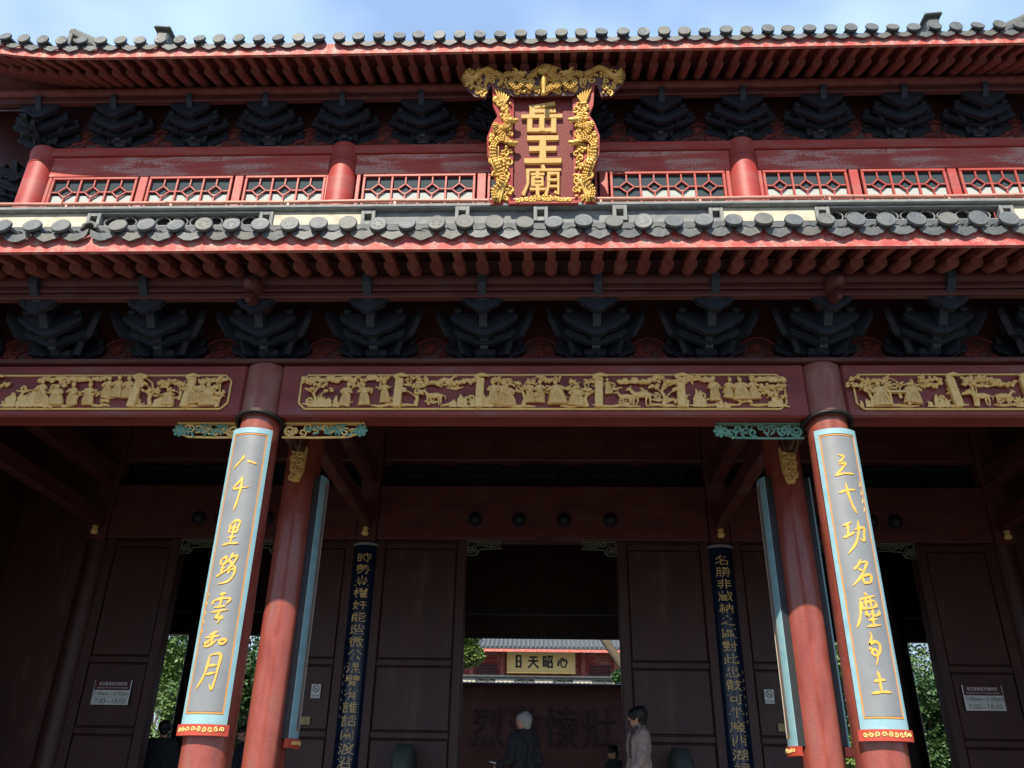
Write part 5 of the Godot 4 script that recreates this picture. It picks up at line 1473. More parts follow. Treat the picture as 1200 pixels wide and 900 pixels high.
func build_signs() -> void:
	for e in [-1, 1]:
		var x := -6.85 if e < 0 else 6.79
		var s := node("hours_sign", self, T(x, 2.05 if e < 0 else 2.14, -5.76))
		tag(s, "maroon and white opening hours sign on the wall at far %s" % ("left" if e < 0 else "right"), "sign", "opening hours signs")
		boxed("white_plate", -0.29, 0.29, 0, 0.22, 0, 0.012, "sign_white", s, 0.002)
		boxed("maroon_plate", -0.29, 0.29, 0.223, 0.37, 0, 0.012, "sign_maroon", s, 0.002)
		for q in [-0.297, 0.297]:
			boxed("side_rail", q - 0.006, q + 0.006, 0, 0.37, 0, 0.018, "sign_steel", s, 0)
		boxed("rule", -0.27, 0.27, 0.112, 0.116, 0.0121, 0.014, "sign_steel", s, 0)
		var head := ["岳", "王", "庙", "景", "区", "开", "放", "时", "间"]
		for k in 9:
			var m := MB.new()
			glyph(m, head[k], 0.046, 0.05, [0.0024, 0.0028], 0.002, T(-0.204 + k * 0.051, 0.315, 0.0121))
			part("character", m, mt.sign_white, s)
		text("sign_white", "Opening Time For Yue Fei's Temple", 0.032, s, T(0, 0.255, 0.0135))
		text("ink", "7:00am—6:00pm", 0.075, s, T(0, 0.165, 0.0135))
		text("ink", "7:00—18:00", 0.095, s, T(0, 0.055, 0.0135))
		var n := node("no_smoking_sign", self, T(e * 3.55 - 0.02, 2.19 if e < 0 else 2.2, -5.76))
		tag(n, "small white no smoking sign %s of the doorway" % ("left" if e < 0 else "right"), "sign", "no smoking signs")
		boxed("plate", -0.075, 0.075, 0, 0.21, 0, 0.008, "sign_white", n, 0.002)
		var m := MB.new()
		var ring := []
		for k in 25:
			ring.append(Vector3(cos(TAU * k / 24) * 0.048, 0.14 + sin(TAU * k / 24) * 0.048, 0.009))
		m.tube(ring, [0.006], 6, 0.4)
		m.bar(Vector3(-0.034, 0.174, 0.0095), Vector3(0.034, 0.106, 0.0095), 0.009, 0.003, 0.0, Vector3.BACK)
		m.box(Vector3(-0.002, 0.136, 0.0096), Vector3(0.05, 0.01, 0.0025))
		part("symbol", m, mt.ink, n)
		text("ink", "NO SMOKING", 0.024, n, T(0, 0.035, 0.009))
		var b := node("brass_plate", self, T(e * 3.78, 1.8, -5.77))
		tag(b, "small weathered brass plate low on the wall %s of the doorway" % ("left" if e < 0 else "right"), "plate", "weathered plates")
		boxed("plate", -0.17, 0.17, 0, 0.12, 0, 0.012, "brass_plate", b, 0.002)
		# stone drum on its plinth beside the door
		var d := node("stone_drum", self, T(e * 2.04, 0.2, -5.4))
		tag(d, "grey green round topped door stone %s of the doorway" % ("left" if e < 0 else "right"), "door stone", "door stones")
		m = MB.new()
		m.lathe([[0.0, -0.15], [0.30, -0.15], [0.36, -0.12], [0.38, -0.08], [0.38, 0.08], [0.36, 0.12], [0.30, 0.15], [0.0, 0.15]], 36, T(0, 0.95, 0, 0, 0, PI / 2), false)
		for k in 18:
			for q in [-0.1, 0.1]:
				m.ell(Vector3(q, 0.95 + sin(k * TAU / 18) * 0.38, cos(k * TAU / 18) * 0.38), Vector3(0.02, 0.02, 0.02), Basis.IDENTITY, 6, 4)
		part("drum", m, mt.stone, d)
		m = MB.new()
		m.box(Vector3(0, 0.14, 0), Vector3(0.46, 0.28, 0.9), Basis.IDENTITY, 0.03)
		m.box(Vector3(0, 0.33, 0), Vector3(0.36, 0.1, 0.7), Basis.IDENTITY, 0.03)
		m.prism(PackedVector2Array([Vector2(-0.4, 0.38), Vector2(0.4, 0.38), Vector2(0.3, 0.72), Vector2(-0.3, 0.72)]), -0.15, 0.15, T(0, 0, 0, PI / 2))
		part("plinth", m, mt.stone, d)

# ---------------------------------------------------------------- people
# tapered capsules joined by a smooth minimum, meshed as surface nets
func sdf(out: MB, bones: Array, cell: float, k: float) -> void:
	var lo := Vector3.INF
	var hi := -Vector3.INF
	for b in bones:
		var rm: float = maxf(b[2], b[3])
		for q in [b[0], b[1]]:
			lo = lo.min(q - Vector3.ONE * rm); hi = hi.max(q + Vector3.ONE * rm)
	lo -= Vector3.ONE * cell * 3.0
	hi += Vector3.ONE * cell * 3.0
	var nx := int((hi.x - lo.x) / cell) + 2
	var ny := int((hi.y - lo.y) / cell) + 2
	var nz := int((hi.z - lo.z) / cell) + 2
	var f := PackedFloat32Array()
	f.resize(nx * ny * nz)
	f.fill(9.0)
	var near := PackedInt32Array()
	var seen := PackedByteArray()
	seen.resize(f.size())
	for b in bones:
		var A: Vector3 = b[0]
		var B: Vector3 = b[1]
		var r0: float = b[2]
		var r1: float = b[3]
		var pad := maxf(r0, r1) + k + cell * 2.0
		var l := ((A.min(B) - Vector3.ONE * pad - lo) / cell).floor()
		var h := ((A.max(B) + Vector3.ONE * pad - lo) / cell).ceil()
		var ab := B - A
		var L := maxf(ab.length_squared(), 1e-9)
		for z in range(maxi(0, int(l.z)), mini(nz, int(h.z) + 1)):
			for y in range(maxi(0, int(l.y)), mini(ny, int(h.y) + 1)):
				for x in range(maxi(0, int(l.x)), mini(nx, int(h.x) + 1)):
					var p := lo + Vector3(x, y, z) * cell
					var t := clampf((p - A).dot(ab) / L, 0.0, 1.0)
					var d := p.distance_to(A + ab * t) - lerpf(r0, r1, t)
					var i := x + nx * (y + ny * z)
					var o := f[i]
					var hh := maxf(k - absf(o - d), 0.0) / k
					f[i] = minf(o, d) - hh * hh * k * 0.25
					if seen[i] == 0 and absf(d) < k + cell * 2.5 and x > 0 and y > 0 and z > 0 and x < nx - 1 and y < ny - 1 and z < nz - 1:
						seen[i] = 1
						near.append(i)
	var vid := PackedInt32Array()
	vid.resize(f.size())
	vid.fill(-1)
	var s := out.v.size()
	var step := [1, nx, nx * ny]
	var corners := []
	for c in 8:
		corners.append((c & 1) * 1 + ((c >> 1) & 1) * nx + ((c >> 2) & 1) * nx * ny)
	for i in near:
		var x := i % nx
		var y := (i / nx) % ny
		var z := i / (nx * ny)
		var neg := 0
		for c in 8:
			if f[i + corners[c]] < 0.0: neg += 1
		if neg == 0 or neg == 8:
			continue
		var sum := Vector3.ZERO
		var cnt := 0
		for c in 8:
			for ax in 3:
				if (c >> ax) & 1: continue
				var a := f[i + corners[c]]
				var b := f[i + corners[c] + step[ax]]
				if (a < 0.0) == (b < 0.0): continue
				var q := Vector3(c & 1, (c >> 1) & 1, (c >> 2) & 1)
				q[ax] += a / (a - b)
				sum += q
				cnt += 1
		vid[i] = out.v.size()
		out.v.append(lo + (Vector3(x, y, z) + sum / cnt) * cell)
		out.n.append(Vector3(f[i + 1] - f[i], f[i + nx] - f[i], f[i + nx * ny] - f[i]).normalized())
	for i in near:
		for ax in 3:
			var a := f[i]
			var b := f[i + step[ax]]
			if (a < 0.0) == (b < 0.0): continue
			var u: int = step[(ax + 1) % 3]
			var w: int = step[(ax + 2) % 3]
			var q := [vid[i - u - w], vid[i - w], vid[i], vid[i - u]]
			if q.min() < 0: continue
			if a < 0.0:
				q.reverse()
			out.ix.append_array([q[0], q[1], q[2], q[0], q[2], q[3]])
	# smooth normals from the faces
	var nn := PackedVector3Array()
	nn.resize(out.v.size() - s)
	for i in range(0, out.ix.size(), 3):
		if out.ix[i] < s: continue
		var a := out.v[out.ix[i]]
		var g := (out.v[out.ix[i + 2]] - a).cross(out.v[out.ix[i + 1]] - a)
		for j in 3:
			nn[out.ix[i + j] - s] += g
	for i in nn.size():
		out.n[s + i] = nn[i].normalized()

func ruffle(m: MB, amp: float, freq: Vector3, sd: int) -> void:
	var f := FastNoiseLite.new()
	f.seed = sd
	f.frequency = 1.0
	f.fractal_octaves = 3
	for i in m.v.size():
		m.v[i] += m.n[i] * f.get_noise_3dv(m.v[i] * freq) * amp
	var nn := PackedVector3Array()
	nn.resize(m.v.size())
	for i in range(0, m.ix.size(), 3):
		var a := m.v[m.ix[i]]
		var g := (m.v[m.ix[i + 2]] - a).cross(m.v[m.ix[i + 1]] - a)
		for j in 3:
			nn[m.ix[i + j]] += g
	for i in nn.size():
		m.n[i] = nn[i].normalized()

func hand(w: Vector3, fwd: Vector3, side: Vector3, grip: bool) -> Array:
	var pn := fwd.cross(side).normalized()
	var b := []
	var palm := w + fwd * 0.075
	b.append([w, palm + side * 0.02, 0.024, 0.022])
	b.append([w, palm - side * 0.02, 0.024, 0.022])
	var ln := [0.07, 0.08, 0.076, 0.06]
	for k in 4:
		var root := palm + side * (0.031 - 0.021 * k)
		var curl := 0.9 if grip else 0.35
		var lk: float = ln[k]
		var m := root + (fwd * cos(curl * 0.5) + pn * sin(curl * 0.5)) * lk * 0.5
		var e := m + (fwd * cos(curl * 1.5) + pn * sin(curl * 1.5)) * lk * 0.5
		b.append([root, m, 0.0095, 0.0088])
		b.append([m, e, 0.0088, 0.0075])
	var tr := w + fwd * 0.03 + side * 0.03
	var tm := tr + (fwd * 0.7 + side * 0.6 + pn * 0.4).normalized() * 0.035
	b.append([tr, tm, 0.012, 0.0105])
	b.append([tm, tm + (fwd * 0.9 + pn * 0.5).normalized() * 0.03, 0.0105, 0.009])
	return b

func person(at: Transform3D, H: float, look: Dictionary, lab: String) -> Node3D:
	var s := H / 1.72
	var o := node("person", self, at)
	tag(o, lab, "person")
	var ht: float = look.get("turn", 0.0)
	var tilt: float = look.get("tilt", 0.0)
	var hb := Basis(Vector3.UP, ht) * Basis(Vector3.RIGHT, tilt)
	var hc := Vector3(0, 1.50, 0.0)
	var P := func(x: float, y: float, z: float) -> Vector3: return (hc + hb * Vector3(x, y - 1.50, z)) * s
	var V := func(x: float, y: float, z: float) -> Vector3: return Vector3(x, y, z) * s
	var hair_m: Material = mt[look.hair]
	var skin := MB.new()
	# head with brow, nose, mouth, jaw and ears, and the neck
	var sk := [[P.call(0, 1.635, -0.015), P.call(0, 1.60, 0.012), 0.09 * s, 0.08 * s], [P.call(0, 1.58, 0.02), P.call(0, 1.535, 0.045), 0.068 * s, 0.042 * s], [P.call(-0.03, 1.625, 0.07), P.call(0.03, 1.625, 0.07), 0.018 * s, 0.018 * s], [P.call(0, 1.615, 0.092), P.call(0, 1.583, 0.108), 0.009 * s, 0.014 * s], [P.call(-0.016, 1.555, 0.078), P.call(0.016, 1.555, 0.078), 0.010 * s, 0.010 * s], [P.call(-0.016, 1.543, 0.074), P.call(0.016, 1.543, 0.074), 0.011 * s, 0.011 * s],
		[P.call(0.085, 1.60, -0.005), P.call(0.08, 1.575, 0.0), 0.018 * s, 0.013 * s], [P.call(-0.085, 1.60, -0.005), P.call(-0.08, 1.575, 0.0), 0.018 * s, 0.013 * s], [V.call(0, 1.40, -0.025), P.call(0, 1.55, -0.02), 0.062 * s, 0.055 * s]]
	var L: Array = look.get("left_hand", [0.27, 0.86, 0.03])
	var R: Array = look.get("right_hand", [-0.27, 0.86, 0.03])
	var arms := []
	for e in [[1.0, L], [-1.0, R]]:
		var sh: Vector3 = V.call(e[0] * 0.175, 1.385, -0.01)
		var wr: Vector3 = V.call(e[1][0], e[1][1], e[1][2])
		var mid := (sh + wr) * 0.5
		var reach := sh.distance_to(wr)
		var bend := sqrt(maxf(0.0, pow(0.275 * s, 2) - reach * reach * 0.25))
		var dirn := Vector3(e[0] * 0.35, -0.55, -0.75)
		var ax := (wr - sh).normalized()
		dirn = (dirn - ax * dirn.dot(ax)).normalized()
		var el := mid + dirn * bend
		arms.append([sh, el, wr])
		var fw: Vector3 = (wr - el).normalized()
		var sd: Vector3 = Vector3(0, 0, 1) - fw * fw.z
		if sd.length() < 0.4: sd = Vector3.UP - fw * fw.y
		sk.append([V.call(0, 1.40, -0.025), sh, 0.05 * s, 0.045 * s])
		sk.append([sh, el, 0.042 * s, 0.034 * s])
		sk.append([el, wr, 0.034 * s, 0.026 * s])
		sk.append_array(hand(wr, fw, sd.normalized(), e[1].size() > 3))
	sdf(skin, sk, 0.006, 0.011 * s)
	part("body", skin, mt.skin, o)
	# coat or jacket
	var fat: float = look.get("bulk", 1.0)
	var hem: float = look.get("hem", 0.78)
	var c := []
	for e in [-1.0, 1.0]:
		c.append([V.call(e * 0.07, 1.30, -0.005), V.call(e * 0.085, 1.0, 0.0), 0.115 * s * fat, 0.108 * s * fat])
		c.append([V.call(e * 0.085, 1.0, 0.0), V.call(e * 0.10, hem, 0.0), 0.112 * s * fat, 0.115 * s * fat])
		c.append([V.call(e * 0.02, 1.415, -0.03), V.call(e * 0.16, 1.38, -0.015), 0.06 * s, 0.068 * s * fat])
		var a: Array = arms[0] if e > 0 else arms[1]
		c.append([a[0], a[1], 0.068 * s * fat, 0.056 * s * fat])
		c.append([a[1], a[1].lerp(a[2], 0.97), 0.056 * s * fat, 0.044 * s * fat])
	if look.get("collar", false):
		for k in 10:
			var q := TAU * k / 10.0
			c.append([V.call(cos(q) * 0.068, 1.44, -0.02 + sin(q) * 0.062), V.call(cos(q) * 0.072, 1.485, -0.02 + sin(q) * 0.066), 0.022 * s, 0.02 * s])
	var m := MB.new()
	sdf(m, c, 0.011, 0.045)
	ruffle(m, 0.03, Vector3(9, 5, 9), int(H * 100))
	part(look.get("coat_name", "jacket"), m, mt[look.coat], o)
	m = MB.new()
	var l := []
	for e in [-1.0, 1.0]:
		l.append([V.call(e * 0.08, 0.95, 0), V.call(e * 0.1, 0.5, 0.015), 0.098 * s, 0.066 * s])
		l.append([V.call(e * 0.1, 0.5, 0.015), V.call(e * 0.105, 0.09, -0.01), 0.066 * s, 0.05 * s])
	sdf(m, l, 0.014, 0.03)
	part("trousers", m, mt[look.get("legs", "cloth_black")], o)
	for e in [-1.0, 1.0]:
		m = MB.new()
		sdf(m, [[V.call(e * 0.105, 0.045, -0.05), V.call(e * 0.115, 0.035, 0.14), 0.045 * s, 0.035 * s], [V.call(e * 0.105, 0.07, -0.02), V.call(e * 0.11, 0.05, 0.06), 0.045 * s, 0.036 * s]], 0.013, 0.02)
		part("shoe", m, mt.hair_black, o, T(0, -0.0, 0))
	# hair over crown, back and sides
	var h := []
	var v: float = look.get("volume", 1.0)
	h.append([P.call(0, 1.655, -0.035), P.call(0, 1.65, 0.03), 0.094 * s * v, 0.075 * s * v])
	h.append([P.call(0, 1.62, -0.05), P.call(0, look.get("nape", 1.56), -0.055), 0.088 * s * v, 0.06 * s * v])
	for e in [-1.0, 1.0]:
		h.append([P.call(e * 0.05, 1.65, 0.005), P.call(e * 0.075, look.get("sides", 1.63), -0.025), 0.055 * s * v, 0.03 * s * v])
		if look.get("tufts", false):
			for k in 5:
				h.append([P.call(e * (0.02 + 0.015 * k), 1.70 - 0.02 * k, -0.06 + 0.03 * k), P.call(e * (0.03 + 0.018 * k), 1.715 - 0.03 * k, -0.09 + 0.035 * k), 0.045 * s, 0.03 * s])
	m = MB.new()
	sdf(m, h, 0.007, 0.02)
	ruffle(m, 0.013, Vector3(40, 18, 40), int(H * 77))
	part("hair", m, hair_m, o)
	for e in [-1.0, 1.0]:
		m = MB.new()
		m.ell(P.call(e * 0.031, 1.603, 0.079), Vector3(0.012, 0.008, 0.008) * s, hb)
		part("eye", m, mt.ink, o)
	if look.has("scarf"):
		m = MB.new()
		var ring := []
		for k in 17:
			var q := TAU * k / 16.0
			ring.append(V.call(cos(q) * 0.082, 1.45 + 0.02 * sin(q * 2.0 + 1.0), -0.02 + sin(q) * 0.08))
		m.tube(ring, [0.036 * s], 8)
		m.tube([V.call(0.03, 1.44, 0.07), V.call(0.05, 1.3, 0.125), V.call(0.05, 1.1, 0.135)], [0.035 * s, 0.04 * s, 0.03 * s], 8, 0.5)
		part("scarf", m, mt[look.scarf], o)
	if look.has("shirt"):
		m = MB.new()
		m.lathe([[0.069 * s, 1.43 * s], [0.075 * s, 1.45 * s], [0.066 * s, 1.49 * s]], 16, T(0, 0, -0.02), false)
		part("shirt_collar", m, mt[look.shirt], o)
	return o

func build_people() -> void:
	var a := person(T(-0.25, 0.2, -4.3, deg_to_rad(222)), 1.68, {"hair": "hair_grey", "coat": "cloth_black", "collar": true, "shirt": "shirt", "left_hand": [0.27, 1.03, 0.2, 1], "right_hand": [-0.25, 0.87, 0.05], "turn": 0.25, "bulk": 1.08, "legs": "cloth_navy"}, "person with grey hair in a black jacket walking away, holding a white slip")
	var m := MB.new()
	m.box(Vector3.ZERO, Vector3(0.07, 0.008, 0.14), Basis.IDENTITY, 0.004)
	var hold := a.transform * (Vector3(0.285, 1.075, 0.27) * (1.68 / 1.72))
	var ph := node("white_slip", self, T(hold.x, hold.y, hold.z, deg_to_rad(235), -0.2))
	tag(ph, "small white slip held in the hand of the grey haired person", "paper slip")
	part("sheet", m, mt.phone, ph)
	for q in [-1, 1]:
		var cb := node("cable_bundle", self, T(q * 2.82, 4.6, -0.75))
		tag(cb, "loose loops of thin cable hanging under the %s short tie beam" % ("left" if q < 0 else "right"), "cable", "cable loops")
		for k in 4:
			var cm := MB.new()
			var lp := []
			var dw := 0.06 + 0.025 * k
			for t in 13:
				var u := t / 12.0 * PI
				lp.append(Vector3(cos(u) * dw * 0.6, -sin(u) * (0.14 + 0.05 * k), (k - 1.5) * 0.03 + cos(u) * 0.05))
			cm.tube(lp, [0.008], 5)
			part("cable", cm, mt.brass_plate if k % 2 else mt.iron, cb)
	person(T(1.30, 0.2, -4.1, deg_to_rad(-75)), 1.75, {"hair": "hair_black", "coat": "cloth_brown", "coat_name": "coat", "collar": true, "scarf": "cloth_grey", "volume": 1.08, "tufts": true, "nape": 1.54, "sides": 1.6, "hem": 0.62, "bulk": 1.12, "turn": -0.35, "left_hand": [0.22, 0.9, 0.2], "right_hand": [-0.25, 0.88, 0.08]}, "person with short black hair in a long brown grey coat and scarf, facing left")
	person(T(1.17, 0.2, -7.0, deg_to_rad(-60)), 1.42, {"hair": "hair_black", "coat": "cloth_green", "collar": true, "volume": 1.12}, "small dark haired person half hidden beyond the doorway")
	person(T(-6.28, 0.2, -6.7, deg_to_rad(195)), 1.68, {"hair": "hair_black", "coat": "cloth_green", "volume": 1.05}, "person in dark clothes at the left edge of the left side doorway")
	person(T(-4.93, 0.2, -6.7, deg_to_rad(-70)), 1.63, {"hair": "hair_black", "coat": "cloth_navy", "volume": 1.05}, "person in a navy jacket seen between the two left columns")

# ---------------------------------------------------------------- beyond the gate
func crown_mesh(r: RandomNumberGenerator, blobs: Array, count: int, leaf: float) -> MB:
	var m := MB.new()
	for i in count:
		var b: Array = blobs[r.randi() % blobs.size()]
		var d := Vector3(r.randfn(), r.randfn(), r.randfn()).normalized()
		var p: Vector3 = b[0] + d * b[1] * pow(r.randf(), 0.45) * Vector3(1, 0.75, 1)
		var q := Basis.from_euler(Vector3(r.randf_range(-0.9, 0.9), r.randf() * TAU, r.randf_range(-0.9, 0.9)))
		var s := leaf * r.randf_range(0.7, 1.3)
		for k in 3:
			var u := q * Basis(Vector3.UP, k * 2.1) * Vector3(0, -0.15, 1).normalized()
			var w := q * Basis(Vector3.UP, k * 2.1) * Vector3(0.36, 0, 0)
			var c := p + u * s * 0.1
			m.quad(c, c + u * s * 0.5 + w * s, c + u * s, c + u * s * 0.5 - w * s)
	return m

func tree(at: Vector3, limbs: Array, blobs: Array, count: int, leaf: float, mat: String, sd: int, lab: String, grp: String) -> void:
	var r := RandomNumberGenerator.new()
	r.seed = sd
	var o := node("tree", self, Transform3D(Basis.IDENTITY, at))
	tag(o, lab, "tree", grp)
	var m := MB.new()
	for l in limbs:
		m.tube(l[0], l[1], 9)
	part("trunk", m, mt.bark, o)
	part("crown", crown_mesh(r, blobs, count, leaf), mt[mat], o)

func ball_tree(at: Vector3, h: float, rad: float, count: int, mat: String, sd: int, lab: String) -> void:
	var r := RandomNumberGenerator.new()
	r.seed = sd
	var blobs := []
	var limbs := [[[Vector3.ZERO, Vector3(0.1, h * 0.3, 0), Vector3(-0.1, h * 0.75, 0.1)], [0.16, 0.12, 0.05]]]
	for k in 11:
		var c := Vector3(r.randf_range(-1, 1) * rad * 0.7, h * r.randf_range(0.22, 1.0), r.randf_range(-1, 1) * rad * 0.7)
		blobs.append([c, rad * r.randf_range(0.32, 0.5)])
		limbs.append([[Vector3(0, h * 0.25, 0), c * Vector3(0.5, 0.75, 0.5), c], [0.06, 0.04, 0.02]])
	tree(at, limbs, blobs, count * 2, 0.15, mat, sd, lab, "trees behind the gate")

func build_beyond() -> void:
	# screen wall inside the first court with four carved characters
	var w := node("screen_wall", self, T(0, 0, -16))
	tag(w, "dark red screen wall with four large carved characters seen through the doorway", "wall")
	boxed("wall_body", -7, 7, 0.0, 3.55, -0.25, 0.25, "dark_wall", w)
	boxed("wall_foot", -7.1, 7.1, 0.0, 0.5, -0.32, 0.32, "stone", w)
	boxed("wall_cap", -7.1, 7.1, 3.55, 3.62, -0.34, 0.34, "dark_wall", w)
	var m := MB.new()
	m.prism(PackedVector2Array([Vector2(-0.42, 3.62), Vector2(0.42, 3.62), Vector2(0.06, 3.68), Vector2(-0.06, 3.68)]), -7.2, 7.2, T(0, 0, 0, PI / 2))
	part("wall_coping", m, mt.tile_dark, w)
	var ch := ["烈", "激", "懷", "壯"]
	for k in 4:
		m = MB.new()
		glyph(m, ch[k], 0.82, 0.95, [0.034, 0.04], 0.02, T([-1.45, -0.48, 0.5, 1.5][k], 2.55, 0.251))
		part("character", m, mt.wall_ink, w)
	# the hall at the far end of the court
	var h := node("far_hall", self, T(0, 0, -50))
	tag(h, "distant red hall with grey tiled roof and gilded name board seen through the doorway", "building")
	boxed("hall_body", -13, 13, 0, 7.2, -8, -1.0, "maroon", h)
	boxed("upper_wall", -11, 11, 7.2, 9.9, -7, -1.2, "red_faded", h)  # paler paint puts the overexposed glare on the far hall into colour
	for e in [-10.5, -7.6, -4.9, -2.75, 2.65, 4.9, 7.6, 10.5]:
		m = MB.new()
		m.lathe([[0.2, 7.6], [0.2, 9.9]], 12)
		part("hall_column", m, mt.fascia, h, T(e, 0, -1.05))  # columns paler too, with the same glare carried by the colour
	for e in [-9.0, -6.2, -3.85, 3.8, 6.2, 9.0]:
		var win := node("hall_window", h)
		boxed("pane", e - 0.75, e + 0.75, 8.2, 9.1, -1.19, -1.15, "glass", win, 0)
		var lt := MB.new()
		for k in 9:
			lt.box(Vector3(e - 0.7 + k * 0.175, 8.65, -1.13), Vector3(0.03, 0.9, 0.03))
		for k in 5:
			lt.box(Vector3(e, 8.25 + k * 0.2, -1.128), Vector3(1.5, 0.03, 0.03))
		part("lattice", lt, mt.red, win)
	# roofs with ribbed tile rows
	for q in [[9.72, 0.9, 12.4, -3.6, 13.0], [5.6, 3.2, 7.7, -0.4, 15.0]]:
		var y0: float = q[0]
		var zz0: float = q[1]
		var y1: float = q[2]
		var zz1: float = q[3]
		var half: float = q[4]
		var rf := node("hall_roof", h)
		m = MB.new()
		m.bar(Vector3(0, y0 + 0.05, zz0), Vector3(0, y1, zz1), half * 2, 0.1)
		part("roof_bed", m, mt.tile_dark, rf)
		m = MB.new()
		var x := -half
		while x < half:
			m.tube([Vector3(x, y0 + 0.14, zz0 + 0.05), Vector3(x, lerpf(y0, y1, 0.5) + 0.09, lerpf(zz0, zz1, 0.5)), Vector3(x, y1 + 0.09, zz1)], [0.1], 6)
			x += 0.3
		part("tile_rows", m, mt.tile, rf).set_meta("kind", "stuff")
		boxed("fascia_board", -half, half, y0 - 0.14, y0 + 0.03, zz0 - 0.02, zz0 + 0.04, "fascia", rf, 0)
	boxed("hall_crest", -10, 10, 12.3, 13.1, -4.0, -3.5, "tile_dark", h)
	boxed("ridge_wall", -12, 12, 7.66, 8.2, -0.95, -0.8, "grey_mortar", h, 0)
	for k in 9:
		var rx := -10.4 + k * 2.6
		boxed("plaster_panel", rx - 0.62, rx + 0.62, 7.85, 8.06, -0.8, -0.74, "plaster", h, 0)
		var lt := MB.new()
		for t in 12:
			lt.tube(spiral(Vector3(rx + 0.68 + t * 0.115, 7.95, -0.77), 0.09, 0.8, t, 1.0, 7), [0.014], 5)
		part("ridge_lattice", lt, mt.plaster, h)
		boxed("ridge_recess", rx + 0.65, rx + 1.95, 7.85, 8.06, -0.8, -0.79, "ink", h, 0)
	boxed("ridge_coping", -12, 12, 8.2, 8.3, -1.0, -0.6, "plaster", h, 0)
	var fp := node("far_name_board", self, T(-0.17, 8.42, -50.35, 0, 0.16))
	tag(fp, "wide golden board with four dark characters on the distant hall", "name board")
	boxed("board", -2.22, 2.22, 0, 1.42, -0.06, 0.0, "far_gold", fp)
	m = MB.new()
	for s in [[0.0, 0.04, 4.6, 0.1], [0.0, 1.42, 4.6, 0.1], [-2.24, 0.72, 0.08, 1.3], [2.24, 0.72, 0.08, 1.3]]:
		m.box(Vector3(s[0], s[1], 0.02), Vector3(s[2], s[3], 0.12))
	part("frame", m, mt.far_gold, fp)
	ch = ["日", "天", "昭", "心"]
	for k in 4:
		m = MB.new()
		glyph(m, ch[k], 0.66 if k > 0 else 0.55, 0.78, [0.05, 0.06], 0.02, T(-1.5 + k * 0.98, 0.72, 0.001))
		part("character", m, mt.far_ink, fp)
	# trees in the court
	ball_tree(Vector3(-14.6, 0, -25), 5.6, 3.4, 5200, "leaf0", 21, "bushy green tree left of the court, seen past the leftmost doorway edge")
	ball_tree(Vector3(-9.7, 0, -24), 5.2, 2.9, 5200, "leaf1", 22, "bushy dark green tree seen between the two left columns")
	ball_tree(Vector3(9.3, 0, -24), 5.4, 2.9, 5200, "leaf2", 23, "yellow green tree seen between the two right columns")
	ball_tree(Vector3(14.2, 0, -26), 5.6, 3.4, 5200, "leaf1", 24, "bushy green tree seen right of the right slate board")
	ball_tree(Vector3(-13.5, 0, -31), 8.5, 5.2, 7000, "leaf1", 25, "tall green tree far back on the left of the court")
	ball_tree(Vector3(13.0, 0, -32), 8.5, 5.2, 7000, "leaf0", 26, "tall green tree far back on the right of the court")
	tree(Vector3(-7.6, 0, -33), [[[Vector3.ZERO, Vector3(0.2, 3, 0), Vector3(0.8, 5.4, 0), Vector3(2.6, 7.2, 0.2)], [0.3, 0.24, 0.18, 0.05]], [[Vector3(0.4, 4, 0), Vector3(-1.5, 6.5, 0), Vector3(-2.5, 8, 0)], [0.16, 0.1, 0.04]]],
		[[Vector3(3.3, 7.0, 0), 1.0], [Vector3(2.6, 7.6, 0.3), 1.4], [Vector3(4.1, 6.9, 0.2), 0.7], [Vector3(3.6, 8.2, 0), 1.3], [Vector3(-1, 8, 0), 2.2], [Vector3(1, 9, 0), 2.0]], 9000, 0.15, "leaf2", 27, "tree with pale leaves hanging in front of the distant hall at left", "trees before the distant hall")
	tree(Vector3(6.9, 0, -30), [[[Vector3.ZERO, Vector3(-0.9, 2.2, 0), Vector3(-2.6, 4.9, 0), Vector3(-4.7, 7.9, 0), Vector3(-5.6, 9.6, 0)], [0.34, 0.27, 0.22, 0.17, 0.08]], [[Vector3(-2.4, 4.7, 0), Vector3(-1.0, 6.6, 0.1), Vector3(-0.2, 8, 0.2)], [0.14, 0.1, 0.04]]],
		[[Vector3(-2.5, 7.4, 0.3), 0.8], [Vector3(-3.4, 5.6, 0.2), 0.5], [Vector3(-1.6, 7.0, 0.5), 0.9], [Vector3(-0.5, 8.2, 0), 1.8], [Vector3(-5.5, 10.5, 0), 1.8], [Vector3(-2.9, 6.2, 0.4), 0.45]], 6500, 0.15, "leaf1", 28, "leaning tree with a bare slanting trunk in front of the distant hall at right", "trees before the distant hall")

func structure(o: Node) -> void:
	o.set_meta("kind", "structure")

func build_ground() -> void:
	var m := MB.new()
	m.quad(Vector3(-150, -0.75, -150), Vector3(150, -0.75, -150), Vector3(150, -0.75, 150), Vector3(-150, -0.75, 150))
	structure(part("ground", m, mt.earth, self))
	m = MB.new()
	m.box(Vector3(0, -0.275, -5.6), Vector3(21, 0.95, 17.2), Basis.IDENTITY, 0.02)
	structure(part("terrace", m, mt.paving, self))
	m = MB.new()
	m.box(Vector3(0, -0.378, -38), Vector3(60, 0.74, 47.5))
	structure(part("courtyard", m, mt.paving, self))
	var st := node("steps", self)
	structure(st)
	for k in 5:
		boxed("step", -4.5, 4.5, -0.75, 0.042 - k * 0.16, 3.0 + k * 0.32, 3.32 + k * 0.32, "paving", st, 0.015)

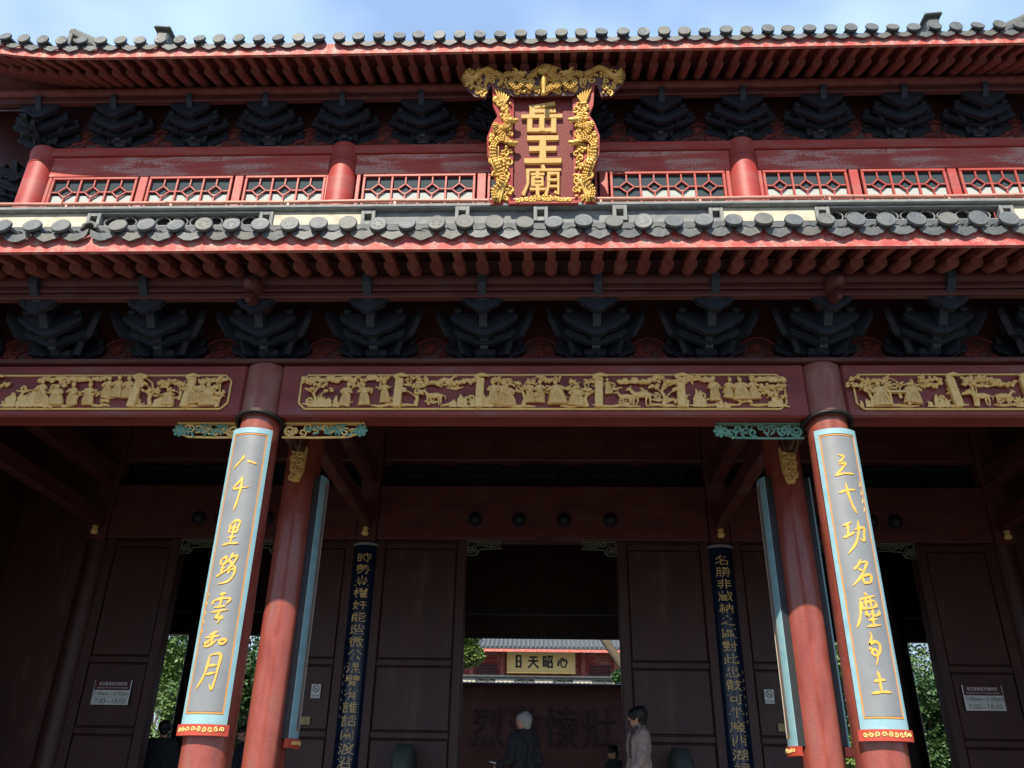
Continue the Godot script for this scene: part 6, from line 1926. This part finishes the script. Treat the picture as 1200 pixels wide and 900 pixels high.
func sky_cover() -> ImageTexture:
	# thin broken cloud over the whole sky
	var n := FastNoiseLite.new()
	n.seed = 9
	n.frequency = 1.1
	n.fractal_octaves = 5
	var im := Image.create(1024, 512, false, Image.FORMAT_RGBA8)
	for y in 512:
		var la := PI * (0.5 - (y + 0.5) / 512.0)
		for x in 1024:
			var lo := TAU * (x + 0.5) / 1024.0
			var d := Vector3(cos(la) * cos(lo), sin(la) * 1.6, cos(la) * sin(lo)) * 1.3
			var v := clampf(n.get_noise_3dv(d) * 0.7 + 0.12, 0.0, 0.35)
			im.set_pixel(x, y, Color(0.8, 0.86, 0.95, v))
	return ImageTexture.create_from_image(im)
